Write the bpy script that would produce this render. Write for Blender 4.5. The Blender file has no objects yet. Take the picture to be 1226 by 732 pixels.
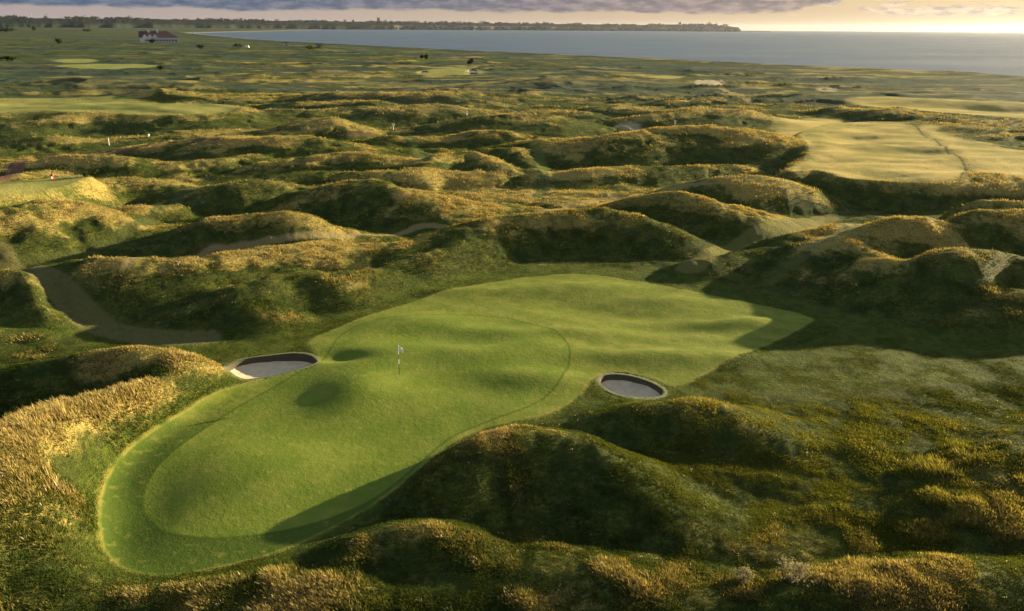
import bpy, math, random
import numpy as np
from mathutils import Vector, Matrix

random.seed(7)
C = bpy.context.scene.collection
R = math.radians

# ------------------------------------------------------------------ camera
CAM_H, FPX = 26.0, 953.0
PITCH, ROLL = 19.22, 0.35
CR = Matrix.Rotation(R(90 - PITCH), 3, 'X') @ Matrix.Rotation(R(ROLL), 3, 'Z')
NCR = np.array([list(r) for r in CR])

def at(px, py, z=0.0):
    d = NCR @ np.array([(px - 613) / FPX, -(py - 366) / FPX, -1.0])
    t = (z - CAM_H) / d[2] if d[2] < -1e-4 else 1e5
    return np.array([d[0] * t, d[1] * t])

def at_dist(px, py, dist):
    """point on the sight line of a pixel at a given ground distance"""
    d = NCR @ np.array([(px - 613) / FPX, -(py - 366) / FPX, -1.0])
    t = dist / math.hypot(d[0], d[1])
    return np.array([d[0] * t, d[1] * t, CAM_H + d[2] * t])

SUN_AZ, SUN_EL = 60.0, 10.0          # azimuth clockwise from the view direction (+Y)

# ------------------------------------------------------------------ noise
def _hash(ix, iy, seed):
    h = (ix.astype(np.int64) * 374761393 + iy.astype(np.int64) * 668265263 + seed * 1442695041) & 0xFFFFFFFF
    h = ((h ^ (h >> 13)) * 1274126177) & 0xFFFFFFFF
    h = h ^ (h >> 16)
    return (h & 0xFFFFFF) / float(0xFFFFFF)

def vnoise(x, y, seed=0):
    ix = np.floor(x); iy = np.floor(y)
    fx = x - ix; fy = y - iy
    fx = fx * fx * fx * (fx * (fx * 6 - 15) + 10); fy = fy * fy * fy * (fy * (fy * 6 - 15) + 10)
    a = _hash(ix, iy, seed); b = _hash(ix + 1, iy, seed)
    c = _hash(ix, iy + 1, seed); d = _hash(ix + 1, iy + 1, seed)
    return (a + (b - a) * fx) * (1 - fy) + (c + (d - c) * fx) * fy

def fbm(x, y, seed=0, octv=4, gain=0.5):
    s = 0; a = 1; t = 0
    for o in range(octv):
        ca, sa = math.cos(o * 1.1 + .4), math.sin(o * 1.1 + .4)
        s = s + a * vnoise(x * ca - y * sa + 17.3 * o, x * sa + y * ca - 9.1 * o, seed + o)
        t += a; a *= gain; x = x * 2.03; y = y * 2.03
    return s / t          # 0..1

def ridged(x, y, seed=0, octv=3):
    s = 0; a = 1; t = 0
    for o in range(octv):
        n = 1 - np.abs(2 * vnoise(x + 31.7 * o, y - 12.3 * o, seed + o) - 1)
        s = s + a * n * n
        t += a; a *= .5; x = x * 2.1; y = y * 2.1
    return s / t

def sstep(a, b, x):
    t = np.clip((x - a) / (b - a), 0, 1)
    return t * t * (3 - 2 * t)

# ------------------------------------------------------------------ plan shapes
def chaikin(P, n=2, closed=True):
    P = np.array(P, float)
    for _ in range(n):
        if closed:
            Q = np.roll(P, -1, 0)
            P = np.stack([P * .75 + Q * .25, P * .25 + Q * .75], 1).reshape(-1, P.shape[1])
        else:
            A, B = P[:-1], P[1:]
            M = np.stack([A * .75 + B * .25, A * .25 + B * .75], 1).reshape(-1, P.shape[1])
            P = np.vstack([P[:1], M, P[-1:]])
    return P

def poly_px(pts, z=0.0, n=2):
    return chaikin([at(x, y, z) for x, y in pts], n)

FAR = 1e3
def sdf_poly(X, Y, P, margin=12.0):
    """signed distance (negative inside), exact only within margin of the polygon"""
    out = np.full(X.shape, FAR)
    lo = P.min(0) - margin; hi = P.max(0) + margin
    m = (X > lo[0]) & (X < hi[0]) & (Y > lo[1]) & (Y < hi[1])
    if not m.any(): return out
    x = X[m]; y = Y[m]
    d = np.full(x.shape, 1e12); inside = np.zeros(x.shape, bool)
    n = len(P)
    for i in range(n):
        ax, ay = P[i]; bx, by = P[(i + 1) % n]
        ex, ey = bx - ax, by - ay
        L = ex * ex + ey * ey + 1e-12
        t = np.clip(((x - ax) * ex + (y - ay) * ey) / L, 0, 1)
        dx = x - ax - ex * t; dy = y - ay - ey * t
        d = np.minimum(d, dx * dx + dy * dy)
        c = ((ay > y) != (by > y))
        if abs(ey) > 1e-12:
            inside ^= c & (x < (y - ay) / ey * ex + ax)
    d = np.sqrt(d)
    out[m] = np.where(inside, -d, d)
    return out

def dist_line(X, Y, P, margin):
    out = np.full(X.shape, FAR)
    lo = P.min(0) - margin; hi = P.max(0) + margin
    m = (X > lo[0]) & (X < hi[0]) & (Y > lo[1]) & (Y < hi[1])
    if not m.any(): return out
    x = X[m]; y = Y[m]; d = np.full(x.shape, 1e12)
    for i in range(len(P) - 1):
        ax, ay = P[i]; bx, by = P[i + 1]
        ex, ey = bx - ax, by - ay
        L = ex * ex + ey * ey + 1e-12
        t = np.clip(((x - ax) * ex + (y - ay) * ey) / L, 0, 1)
        d = np.minimum(d, (x - ax - ex * t) ** 2 + (y - ay - ey * t) ** 2)
    out[m] = np.sqrt(d)
    return out

# ---- dunes: crest lines surveyed from the view: (px, py, crest height) , width to the front, width to the back, roundness
DUNES = [
 # around the green, near
 ([(498,562,.9),(524,545,1.8),(562,531,2.1),(617,521,2.25),(680,526,2.2),(730,547,1.8),(772,578,1.2),(805,606,.4)], 5.8, 3.4),
 ([(745,505,.9),(775,491,1.5),(815,484,1.8),(860,488,1.7),(910,505,1.0),(950,525,.3)], 4.0, 3.0),
 ([(400,660,.4),(440,644,.9),(490,631,1.3),(535,637,1.1),(575,654,.5)], 3.2, 2.3),
 ([(120,716,.3),(200,704,.6),(300,698,.7),(400,700,.6)], 3, 2.5),
 ([(570,694,.4),(630,678,.7),(700,676,.8),(780,690,.8),(860,712,.6)], 4.2, 3.2),
 ([(930,742,.5),(985,712,1.2),(1040,694,1.7),(1100,686,1.9),(1160,686,1.9),(1230,698,1.6),(1300,700,1.2)], 4.6, 3.4),
 ([(1100,655,.2),(1140,625,.6),(1180,592,1.1),(1226,556,1.5),(1300,520,1.9),(1420,470,2)], 6.5, 4.2),
 # left hill
 ([(-120,440,2.4),(0,433,2.4),(60,424,2.8),(130,416,3.3),(178,417,3.2),(222,430,2.6),(262,448,1.5)], 4.2, 3.6),
 ([(-200,545,6),(-60,525,5),(10,506,4.0),(70,486,3.5),(135,470,3.1),(200,452,2.6),(262,456,1.4)], 11, 3.2),
 ([(-160,640,4.5),(-40,610,3.4),(40,640,1.8)], 7, 6),
 ([(-60,330,3.2),(0,325,3.2),(28,330,3.0),(42,352,2.2),(52,386,.9)], 3.6, 2.4),
 ([(-60,395,1.2),(0,385,1.0)], 5, 3.5),
 # long dune behind the green on the left
 ([(52,322,1.8),(107,311,3.5),(157,308,3.8),(204,312,3.3),(236,308,3.5),(300,301,3.2),(364,293,2.8),(402,289,2.7),(445,291,2.3)], 9, 4),
 ([(225,372,.9),(262,360,1.7),(298,358,2.0),(322,372,1.2)], 4.5, 4),
 ([(262,350,1.6),(300,336,2.8),(352,319,3.0),(402,322,2.6),(440,323,1.9),(472,314,1.9),(505,303,2.1),(540,296,1.9),(575,290,1.7)], 6.2, 2.4),
 ([(470,287,2.3),(540,274,2.7),(580,266,3.3),(620,258,3.7),(690,251,4.1),(738,252,3.9),(775,262,3.1),(815,280,1.6)], 9.5, 4.5),
 ([(740,246,2.5),(761,239,3.5),(798,233,4.6),(830,236,4.6),(858,244,4.1),(887,249,3.6),(920,256,2.6),(958,263,1.0)], 10, 5),
 # right dunes
 ([(822,330,.5),(832,318,1.0),(858,307,1.6),(890,300,1.8),(925,295,2.0),(962,287,2.0)], 5.0, 3),
 ([(915,290,1.8),(939,279,2.8),(988,267,3.4),(1040,264,3.0)], 5, 4),
 ([(1000,284,3.2),(1025,272,4.1),(1060,262,5.0),(1093,258,5.4),(1123,261,5.2),(1145,268,4.4),(1168,277,3.2)], 9.5, 6),
 ([(1140,272,3.2),(1160,263,4.3),(1178,256,5.2),(1197,252,5.6),(1230,254,5.4),(1300,250,5)], 9, 6),
 ([(1176,246,3.5),(1192,239,4.5),(1230,242,4.8),(1290,238,5)], 7, 6),
 ([(985,296,2.5),(1021,295,2.9),(1050,302,2.9),(1077,308,3.3),(1105,318,3.2),(1130,319,3.3),(1155,327,3.2),(1177,337,3.0),(1198,344,2.9),(1230,347,2.9),(1310,352,2.6),(1400,350,2.4)], 10.5, 4.5),
 ([(1115,318,3.6),(1142,306,4.4),(1162,301,4.7),(1185,300,4.7),(1208,305,4.3),(1230,311,4.2),(1290,300,5)], 7, 5),
 ([(800,232,1.5),(825,222,2.7),(850,214,4.0),(880,210,4.6),(915,209,4.6),(941,214,4.0),(965,224,2.2)], 10, 6),
 # left valley dunes
 ([(225,226,2.2),(270,219,3.7),(311,216,3.8),(345,220,3.2),(388,233,1.5)], 10, 6),
 ([(190,288,.8),(232,271,2.2),(270,261,3.4),(308,256,3.9),(348,253,4.1),(370,257,3.6),(398,270,2.2),(435,281,1.0)], 10, 4.5),
 ([(375,236,2.2),(393,223,3.6),(421,217,4.5),(450,216,4.7),(472,222,4.3),(512,232,3.2),(560,244,1.8),(600,250,1.0)], 12, 7),
 ([(100,224,3.0),(120,215,3.4),(155,212,3.3),(190,214,2.9),(215,221,2.0)], 8, 6),
 ([(-90,250,5.5),(0,245,5.3),(48,238,4.9),(85,242,4.2),(115,256,2.4),(135,275,.8)], 14, 4),
 ([(130,250,2.2),(165,247,2.4),(205,247,1.8)], 5, 4),
 ([(-30,284,2.2),(40,268,3.0),(90,272,2)], 9, 7),
 # middle
 ([(-30,197,2.4),(30,192,3.0),(61,187,3.4),(95,185,3.6),(130,186,3.4),(160,192,2.4),(190,199,1)], 9, 7),
 ([(-30,216,2.4),(40,206,2.6),(75,203,1.5)], 8, 7),
 ([(205,172,1.6),(240,165,3.2),(271,163,3.7),(322,162,3.9),(363,162,3.9),(388,166,3.3),(408,171,2.4),(428,178,1)], 15, 11),
 ([(170,198,1.2),(215,193,2.0),(260,190,2.0),(301,186,1.8)], 9, 8),
 ([(310,202,1),(328,195,1.9),(363,187,2.7),(396,184,3.1),(424,184,3.0),(450,187,2.8),(486,190,2.4),(508,196,1.6)], 11, 8),
 ([(270,224,1),(320,213,2.2),(370,207,2.4),(440,205,2.6),(500,206,2.6)], 6, 6),
 ([(500,203,2.4),(520,188,3.0),(555,184,3.0),(580,187,2.8),(600,200,2.2),(625,210,1)], 9, 5),
 ([(595,181,1.3),(615,179,2.6),(628,187,2.4),(640,203,.9)], 6, 5),
 ([(460,208,1.4),(540,208,1.9),(640,207,1.4)], 6, 6),
 ([(640,173,2),(662,167,3.6),(700,165,4.4),(740,163,5.0),(790,155,5.8),(818,152,6.2),(845,152,6.2),(880,156,5.6),(925,162,4.4),(962,173,1.6)], 20, 12),
 ([(900,190,1.5),(930,180,2.7),(952,176,2.6),(968,186,1.2)], 12, 7),
 ([(655,212,1.0),(730,203,1.9),(800,199,2.2),(860,195,2.2),(905,198,1.2)], 7, 6),
 # far
 ([(40,148,2.2),(75,137,3.9),(100,134,4.2),(140,134,4.0),(165,142,2.0)], 14, 8),
 ([(352,158,1),(368,151,2.2),(392,142,3.8),(404,145,3.4),(420,157,1)], 11, 10),
 ([(300,141,1),(338,136,2.0),(383,134,2.2),(441,132,1.6)], 14, 12),
 ([(310,127,1),(338,123,2.2),(393,121,2.8),(416,119,3.2),(436,123,2.4),(465,131,1)], 16, 14),
 ([(370,116,1.4),(404,113,3.0),(450,111,3.6),(511,111,3.6),(541,115,2.8),(582,121,1.4)], 22, 16),
 ([(548,126,1),(562,121,2.4),(578,120,2.5),(590,123,1.8),(600,129,.6)], 14, 10),
 ([(440,136,1.8),(480,131,3.0),(521,126,3.8),(545,130,3.2),(566,135,1.8)], 20, 12),
 ([(520,154,1),(541,148,2.0),(572,142,3.2),(607,139,3.7),(644,140,3.5),(664,142,3.1),(690,149,1.4)], 19, 12),
 ([(545,165,.8),(562,160,1.9),(582,158,2.5),(607,159,2.3),(632,164,1.2)], 9, 8),
 ([(488,157,.4),(505,151,1.2),(525,151,1.3),(538,156,.4)], 5, 5),
 ([(430,168,1),(470,163,1.6),(520,163,1.6),(560,166,1)], 8, 8),
 ([(630,139,1),(652,134,2.2),(685,132,2.8),(705,136,2.4),(728,145,1)], 16, 12),
 ([(690,133,1.4),(720,130,2.6),(761,132,2.7),(802,136,2.4),(860,142,1)], 15, 12),
 ([(700,152,.7),(740,144,1.6),(790,142,2.0),(840,146,1)], 14, 10),
 ([(795,141,1.2),(830,137,2.6),(880,136,2.8),(925,141,1.6),(944,149,.5)], 15, 12),
 ([(820,122,1.2),(850,119,2.2),(880,123,1)], 15, 12),
 ([(1120,158,1),(1139,152,2.6),(1160,152,3.0),(1185,154,3.0),(1230,158,3.2),(1300,160,3)], 15, 10),
 ([(1010,132,1.2),(1047,134,2.0),(1113,139,2.2),(1175,143,1.2)], 13, 12),
 ([(1000,118,.8),(1060,117,1.5),(1150,120,2.0),(1226,124,2.2)], 20, 18),
 ([(1110,170,.7),(1150,172,1.6),(1200,176,1.3)], 8, 8),
 ([(945,162,.5),(985,158,1.1),(1010,162,.6)], 10, 8),
 ([(985,186,.5),(1010,172,1.5),(1040,172,1.5),(1056,180,.7)], 9, 7),
 ([(0,152,1),(30,158,1.6),(60,166,1.2)], 12, 10),
 ([(560,101,1.2),(620,98,2.0),(690,97,2.0),(760,101,1.2)], 24, 20),
 ([(60,100,1.5),(120,97,2.8),(180,98,2.6),(240,103,1.5)], 26, 20),
 ([(110,118,1),(160,113,2.2),(220,112,2.2),(280,116,1)], 18, 16),
 ([(240,122,1),(300,112,2.2),(360,112,2.2),(400,118,1)], 18, 16),
]
D_ALL = []
for pts, wf, wb in DUNES:
    G = []; mid_ = np.mean([q_[1] for q_ in pts]) < 300
    if mid_: wf *= .88
    for (x, y, h) in pts:
        p = at(x, y, h); G.append((p[0], p[1], h))
    D_ALL.append((chaikin(G, 2, False), wf * 1.0, wb * 1.25))
_rg = np.random.RandomState(5)
# dunes beyond the right edge of the picture (the light comes from there) and behind the camera
for k in range(26):
    a = R(_rg.uniform(36, 78)); r = _rg.uniform(75, 420)
    c = np.array([math.sin(a) * r, math.cos(a) * r]); t = R(_rg.uniform(-35, 35)); L = _rg.uniform(6, 16) + r * .04
    e = np.array([math.cos(t), math.sin(t)]) * L
    h = _rg.uniform(1.5, 3.4)
    if h / max(r - 60, 1) > .2: h *= .5
    D_ALL.append((np.array([[*(c - e), h * .4], [*(c - e * .3), h], [*(c + e * .4), h * .9], [*(c + e), h * .3]]), 11, 9))

HOLLOWS = [  # px, py, radius across, radius along view, depth
 (540, 197, 4.6, 4.2, 2.4), (408, 433, 2.6, 1.3, .45), (520, 408, 5, 3, .22), (452, 300, 6, 4.5, 1.6),
 (1020, 183, 8, 9, .9), (60, 452, 7, 3, 1.0), (600, 395, 4, 2, .16), (560, 465, 6, 2.4, .2),
 (690, 370, 5, 2.4, .22), (760, 380, 6, 1.6, .2), (820, 395, 6, 1.6, .2), (880, 590, 4, 2.5, .4),
 (160, 620, 3, 5, .4),
]
HOLLOWS = [(at(x, y, 0), rx, ry, d) for x, y, rx, ry, d in HOLLOWS]
BUMPS = [(500, 390, 6, 3, .35), (640, 420, 5, 3, .3), (450, 470, 5, 3, .3), (700, 345, 6, 2.2, .3), (640, 350, 6, 2.2, .25),
         (300, 560, 6, 4, .35), (760, 430, 5, 2, .3), (850, 430, 6, 2, .3), (560, 430, 4, 2, .25), (800, 362, 5, 2, .25)]
BUMPS += [(470,432,11,7,.5),(600,400,7,2,.25),(540,350,6,1.6,.2),(880,390,5,1.5,.25),(700,400,4,2,.25),(420,480,3,4,.3),(640,455,5,2,.3),(900,385,3,1.5,.2)]
BUMPS = [(at(x, y, 0), rx, ry, d * 1.25) for x, y, rx, ry, d in BUMPS]

APRON = poly_px([(119,625),(124,588),(148,552),(188,521),(222,500),(252,478),(300,460),(350,447),(384,440),(384,428),(366,412),
    (400,398),(450,377),(500,360),(550,347),(600,337),(650,330),(700,328),(745,335),(800,344),(870,358),(945,373),(964,378),(974,383),(966,389),(945,400),(900,421),
    (850,444),(808,466),(790,455),(760,447),(728,444),(706,455),(690,478),(650,499),(600,507),(555,520),(522,545),(485,580),(435,612),(380,641),
    (320,665),(250,683),(190,689),(150,682),(126,660)])
GREEN = poly_px([(168,602),(174,578),(200,548),(240,518),(290,485),(345,458),(395,430),(405,404),(450,385),(530,378),(600,380),(650,392),(680,412),
    (684,434),(670,462),(640,486),(590,503),(540,522),(505,553),(470,585),(430,608),(370,630),(300,643),(240,645),(200,637),(178,620)])
SEMI = poly_px([(110,700),(105,640),(95,600),(120,565),(150,540),(190,510),(235,480),(270,462),(290,430),(230,425),(120,412),(60,402),(-40,405),(-40,392),(60,392),
    (130,402),(215,412),(300,398),(360,392),(430,372),(480,350),(560,330),(640,318),(700,318),(780,326),(850,340),(920,350),(980,368),(1060,388),(1140,408),(1300,425),
    (1300,470),(1180,455),(1050,470),(960,478),(900,470),(840,470),(800,478),(700,486),(640,508),(560,524),(520,556),(470,600),(400,645),(330,675),(250,695),(180,702)])
PLAT = [  # polygon in view coordinates, height, edge width, colour class
 (poly_px([(-60,121),(100,120),(200,124),(285,127),(292,132),(240,137),(150,137),(60,133),(-60,138)], 3.6), 3.6, 12),
 (poly_px([(-60,226),(0,219),(60,213),(104,209),(100,215),(60,226),(0,237),(-60,245)], 4.6, 2), 4.6, 4.5),
 (poly_px([(944,207),(975,201),(1011,212),(1050,216),(1096,219),(1136,221),(1226,218),(1400,215),(1400,150),(1226,150),(1100,146),(1000,146),(950,160),(975,180),(950,196)], 3.0), 3.0, 5.5),
]
FAIR = [  # mown / pale flat areas (view polygon, height)
 PLAT[0][0], PLAT[1][0],
 poly_px([(946,206),(975,200),(1011,211),(1050,215),(1096,218),(1140,219),(1163,208),(1150,192),(1110,165),(1090,148),(1010,132),(960,130),(925,136),(935,150),(960,165),(975,185),(955,198)], 3.0),
 poly_px([(1170,208),(1226,216),(1340,222),(1340,196),(1150,170),(1120,150),(1098,150),(1118,168),(1150,188)], 3.0),
 poly_px([(1000,122),(1050,119),(1120,124),(1226,130),(1300,136),(1300,146),(1226,142),(1140,136),(1060,130)], 0),
 poly_px([(494,86),(520,83),(560,82),(585,86),(570,90),(530,91),(500,90)], 0),
 poly_px([(62,72),(100,70),(122,73),(100,76),(70,75)], 0),
 poly_px([(60,78),(150,76),(200,79),(150,84),(80,82)], 0),
 poly_px([(-40,118),(60,117),(130,121),(200,124),(120,128),(-40,127)], 0),
 poly_px([(770,92),(800,90),(822,93),(800,95)], 0),
]
BUNKERS = [
 (poly_px([(268,444),(280,436),(298,431),(325,429),(350,427),(372,429),(382,436),(374,443),(345,449),(312,455),(290,459),(274,453)], 0, 2), -0.72),
 (poly_px([(716,455),(724,450),(742,449),(765,453),(784,460),(796,469),(790,476),(765,477),(742,474),(723,465)], 0, 2), -0.62),
 (poly_px([(558,84),(566,83),(572,84),(570,86),(560,86)], 0, 1), -.9),
 (poly_px([(556,88),(566,87),(574,88),(566,90)], 0, 1), -.9),
 (poly_px([(500,86),(508,85),(514,86),(506,88)], 0, 1), -.9),
]
PATHS = [  # points, width m, tone (0 straw earth, 1 short green, 2 pink heather, 3 pale grey)
 ([(-30,285),(5,306),(42,328),(74,354),(98,378),(132,397),(185,407),(245,408)], 3.2, 3, 0),
 ([(230,226),(215,238),(185,262),(150,285),(110,300),(60,312),(10,316)], 2.0, 5, 0),
 ([(150,316),(230,304),(290,296),(364,286),(411,283),(446,282),(490,276),(537,269),(584,262),(640,255),(690,245),(740,234),(800,226),(850,221)], 1.3, 0, 2.6),
 ([(990,262),(945,276),(900,291),(862,303),(828,318)], 3.6, 7, 0),
 ([(1030,268),(1000,283),(965,303),(935,325),(922,338)], 2.2, 6, 2.0),
 ([(470,160),(492,170),(506,182),(512,192)], 2.6, 1, 0),
 ([(640,176),(648,190),(650,206),(652,222),(644,236)], 2.4, 1, 0),
 ([(1092,148),(1110,165),(1135,184),(1160,204),(1150,212)], .5, 4, 3.0),
 ([(862,103),(880,112),(893,121)], 3.5, 0, 0),
 ([(0,215),(60,186),(140,181),(170,176),(215,169),(260,166)], 3.0, 2, 0),
]


# shoreline (view coordinates at sea level -5)
SEA = -5.0
SHORE = np.array([at(x, y, SEA) for x, y in [(2600,240),(1700,152),(1226,97.5),(1060,91.5),(940,85),(806,77.5),(700,72.5),(600,67.5),(500,62),(400,56),(330,52),(270,46),(228,41.3)]])
SHORE = chaikin(SHORE, 2, False)
SHORE_END = SHORE[-1]
SEAPOLY = np.vstack([[[40000, -20000]], [[SHORE[0][0] + 400, -2000]], SHORE, [[SHORE_END[0] - 250, SHORE_END[1] + 600]], [[SHORE_END[0] - 900, 9500]], [[-14000, 11500]], [[-14000, 40000]], [[60000, 40000]]])

def shore_sd(X, Y):
    return sdf_poly(X, Y, SEAPOLY, 1e6)      # negative over the sea

def terrain(X, Y):
    """returns height and the masks used by the ground material"""
    X = np.asarray(X, float); Y = np.asarray(Y, float)
    r = np.hypot(X, Y)
    ap = sdf_poly(X, Y, APRON, 10); gr = sdf_poly(X, Y, GREEN, 10); se = sdf_poly(X, Y, SEMI, 10)
    sh = shore_sd(X, Y)
    # warp so crests wander
    wx = X + .7 * (fbm(X / 7, Y / 7, 3, 2) - .5) * 2; wy = Y + .7 * (fbm(X / 7 + 40, Y / 7, 4, 2) - .5) * 2
    acc = np.zeros_like(X)
    for P, wf, wb in D_ALL:
        w = max(wf, wb)
        lo = P[:, :2].min(0) - w - 1; hi = P[:, :2].max(0) + w + 1
        m = (wx > lo[0]) & (wx < hi[0]) & (wy > lo[1]) & (wy < hi[1])
        if not m.any(): continue
        x = wx[m]; y = wy[m]; best = np.zeros(x.shape)
        for i in range(len(P) - 1):
            ax, ay, ah = P[i]; bx, by, bh = P[i + 1]
            ex, ey = bx - ax, by - ay
            L = ex * ex + ey * ey + 1e-9
            t = np.clip(((x - ax) * ex + (y - ay) * ey) / L, 0, 1)
            dx = x - ax - ex * t; dy = y - ay - ey * t
            d = np.sqrt(dx * dx + dy * dy) + 1e-9
            cy = (ay + by) * .5; cx = (ax + bx) * .5; rr = math.hypot(cx, cy)
            front = -(dx * cx + dy * cy) / (rr * d)             # +1 towards the camera
            ww = wb + (wf - wb) * (.5 + .5 * np.clip(front * 1.4, -1, 1))
            u = np.clip(d / ww, 0, 1)
            prof = (1 - u ** 1.7) ** 1.35
            best = np.maximum(best, (ah + (bh - ah) * t) * prof)
        acc[m] += best ** 3.2
    for P, h, w in PLAT:
        s = sdf_poly(X, Y, P, w * 1.5)
        acc += (h * sstep(w, 0, s)) ** 3.2
    H = acc ** (1 / 3.2)
    for P, h, w in PLAT:
        s = sdf_poly(X, Y, P, w * 1.5)
        k = sstep(w * .5, -2.0, s)
        H = H * (1 - k) + (h * sstep(w, 0, s) + np.clip(H - h, -2, 2) * .3 + (fbm(X / 18, Y / 9, 77, 2) - .5) * 1.9 * sstep(2, -4, s)) * k
    rough = sstep(0, 3.0, se)
    fa = np.full(X.shape, FAR)
    for P in FAIR: fa = np.minimum(fa, sdf_poly(X, Y, P, 25))
    fr = sstep(-2, 10, fa)
    # keep the mown ground calm
    H = H * (.05 + .95 * sstep(-1.5, 3.0, ap)) * (.30 + .70 * sstep(-2.5, 2.0, se))
    # general lie of the land
    lo_ = (fbm(X / 26, Y / 26, 11, 3) - .5)
    H = H + lo_ * 1.0 * sstep(1, 10, ap) * (.4 + .6 * fr)
    H = H + (fbm(X / 9, Y / 9, 21, 3) - .5) * (.16 + .30 * rough) * (.4 + .6 * fr) * (1 + .5 * sstep(100, 250, r))
    # far dune field
    mid = sstep(120, 190, r) * (1 - sstep(900, 2200, r)) * fr * sstep(60, 160, sh) * sstep(4200, 1200, r)
    rx, ry = X * .96 + Y * .28, -X * .28 + Y * .96
    H = H + mid * (ridged(rx / 75, ry / 22, 31, 2) ** 1.7 * 2.1 - .4) * (.45 + .55 * sstep(150, 300, r))
    H = H + mid * (ridged(rx / 34, ry / 12, 36, 2) ** 2 * .55) * sstep(170, 300, r)
    hum = rough * sstep(0, 6, fa) * sstep(55, 110, r) * (1 - sstep(500, 900, r))
    H = H + hum * (1 - .45 * sstep(130, 220, r)) * ((fbm((X + .2 * Y) / 7.5, Y / 4.5, 46, 3) - .5) * .42 + (ridged((X + .3 * Y) / 17, Y / 8, 48, 2) ** 2 - .3) * .38)
    H = H - .45 * rough * sstep(0, 6, fa) * sstep(.62, .80, fbm(X / 6, Y / 6, 58, 3)) * sstep(60, 100, r) * (1 - sstep(300, 500, r))
    # tussocky relief
    nr = rough * (.35 + .65 * sstep(0, 5, fa)) * (1 - sstep(180, 320, r))
    H = H + nr * ((fbm(X / 1.9, Y / 1.9, 41, 3) - .5) * .22 + (ridged(X / 3.4, Y / 3.4, 44, 2) - .5) * .10)
    for (c, rx_, ry_, d) in HOLLOWS:
        q = ((X - c[0]) / rx_) ** 2 + ((Y - c[1]) / ry_) ** 2
        H = H - d * np.exp(-q * 1.4)
    for (c, rx_, ry_, d) in BUMPS:
        q = ((X - c[0]) / rx_) ** 2 + ((Y - c[1]) / ry_) ** 2
        H = H + d * np.exp(-q * 1.2)
    # towards the shore: low ridge, then beach
    H = H * sstep(8, 70, sh) + 1.4 * np.exp(-((sh - 38) / 18) ** 2) * (.6 + .8 * fbm(X / 30, Y / 30, 51, 2))
    H = H + (SEA + 1.6) * sstep(34, 4, sh) - 4.5 * sstep(6, -40, sh)
    # rising ground beyond, on the left
    H = H + 5.5 * sstep(700, 1700, r) * sstep(40, 400, sh)
    hpre = H.copy()
    bk = np.full(X.shape, FAR)
    for P, dz in BUNKERS: bk = np.minimum(bk, sdf_poly(X, Y, P, 8))
    return H, dict(ap=ap, gr=gr, se=se, fa=fa, bk=bk, sh=sh, rough=rough)

def ground_z(x, y):
    H, _ = terrain(np.array([float(x)]), np.array([float(y)]))
    return float(H[0])

def view_to_ground(pts):
    """first point of the ground met by the sight line of each pixel"""
    P = np.array(pts, float)
    D = np.stack([(P[:, 0] - 613) / FPX, -(P[:, 1] - 366) / FPX, -np.ones(len(P))], 1) @ NCR.T
    D = D / np.hypot(D[:, 0], D[:, 1])[:, None]
    T = 24 * 1.006 ** np.arange(0, 760)
    X = D[:, 0:1] * T; Y = D[:, 1:2] * T; Z = CAM_H + D[:, 2:3] * T
    H = terrain(X.ravel(), Y.ravel())[0].reshape(X.shape)
    k = np.argmax(Z <= H, axis=1); k = np.where((Z <= H).any(1), k, len(T) - 1); i = np.arange(len(P))
    return np.stack([X[i, k], Y[i, k]], 1)
def poly_gr(pts, z=0, n=2): return chaikin(view_to_ground(pts), n)
PATHS = [(chaikin(view_to_ground(p), 2, False), w, t) for p, w, t, z in PATHS]
PINK = [poly_gr([(0,197),(40,186),(90,182),(130,181),(170,175),(175,178),(140,184),(80,187),(30,193)], .5, 2),
        poly_gr([(400,163),(420,161),(452,162),(448,165),(410,166)], .5, 2)]
SANDS = [poly_gr([(829,97),(850,95),(868,98),(864,102),(842,101)], 0, 1), poly_gr([(975,107),(990,105),(1006,108),(1000,110),(982,110)], 0, 1),
         poly_gr([(735,152),(750,148),(770,150),(782,155),(765,157),(745,156)], 2.0, 1)]

# ------------------------------------------------------------------ materials
def new_mat(name):
    m = bpy.data.materials.new(name); m.use_nodes = True
    nt = m.node_tree; nt.nodes.clear()
    return m, nt

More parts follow.
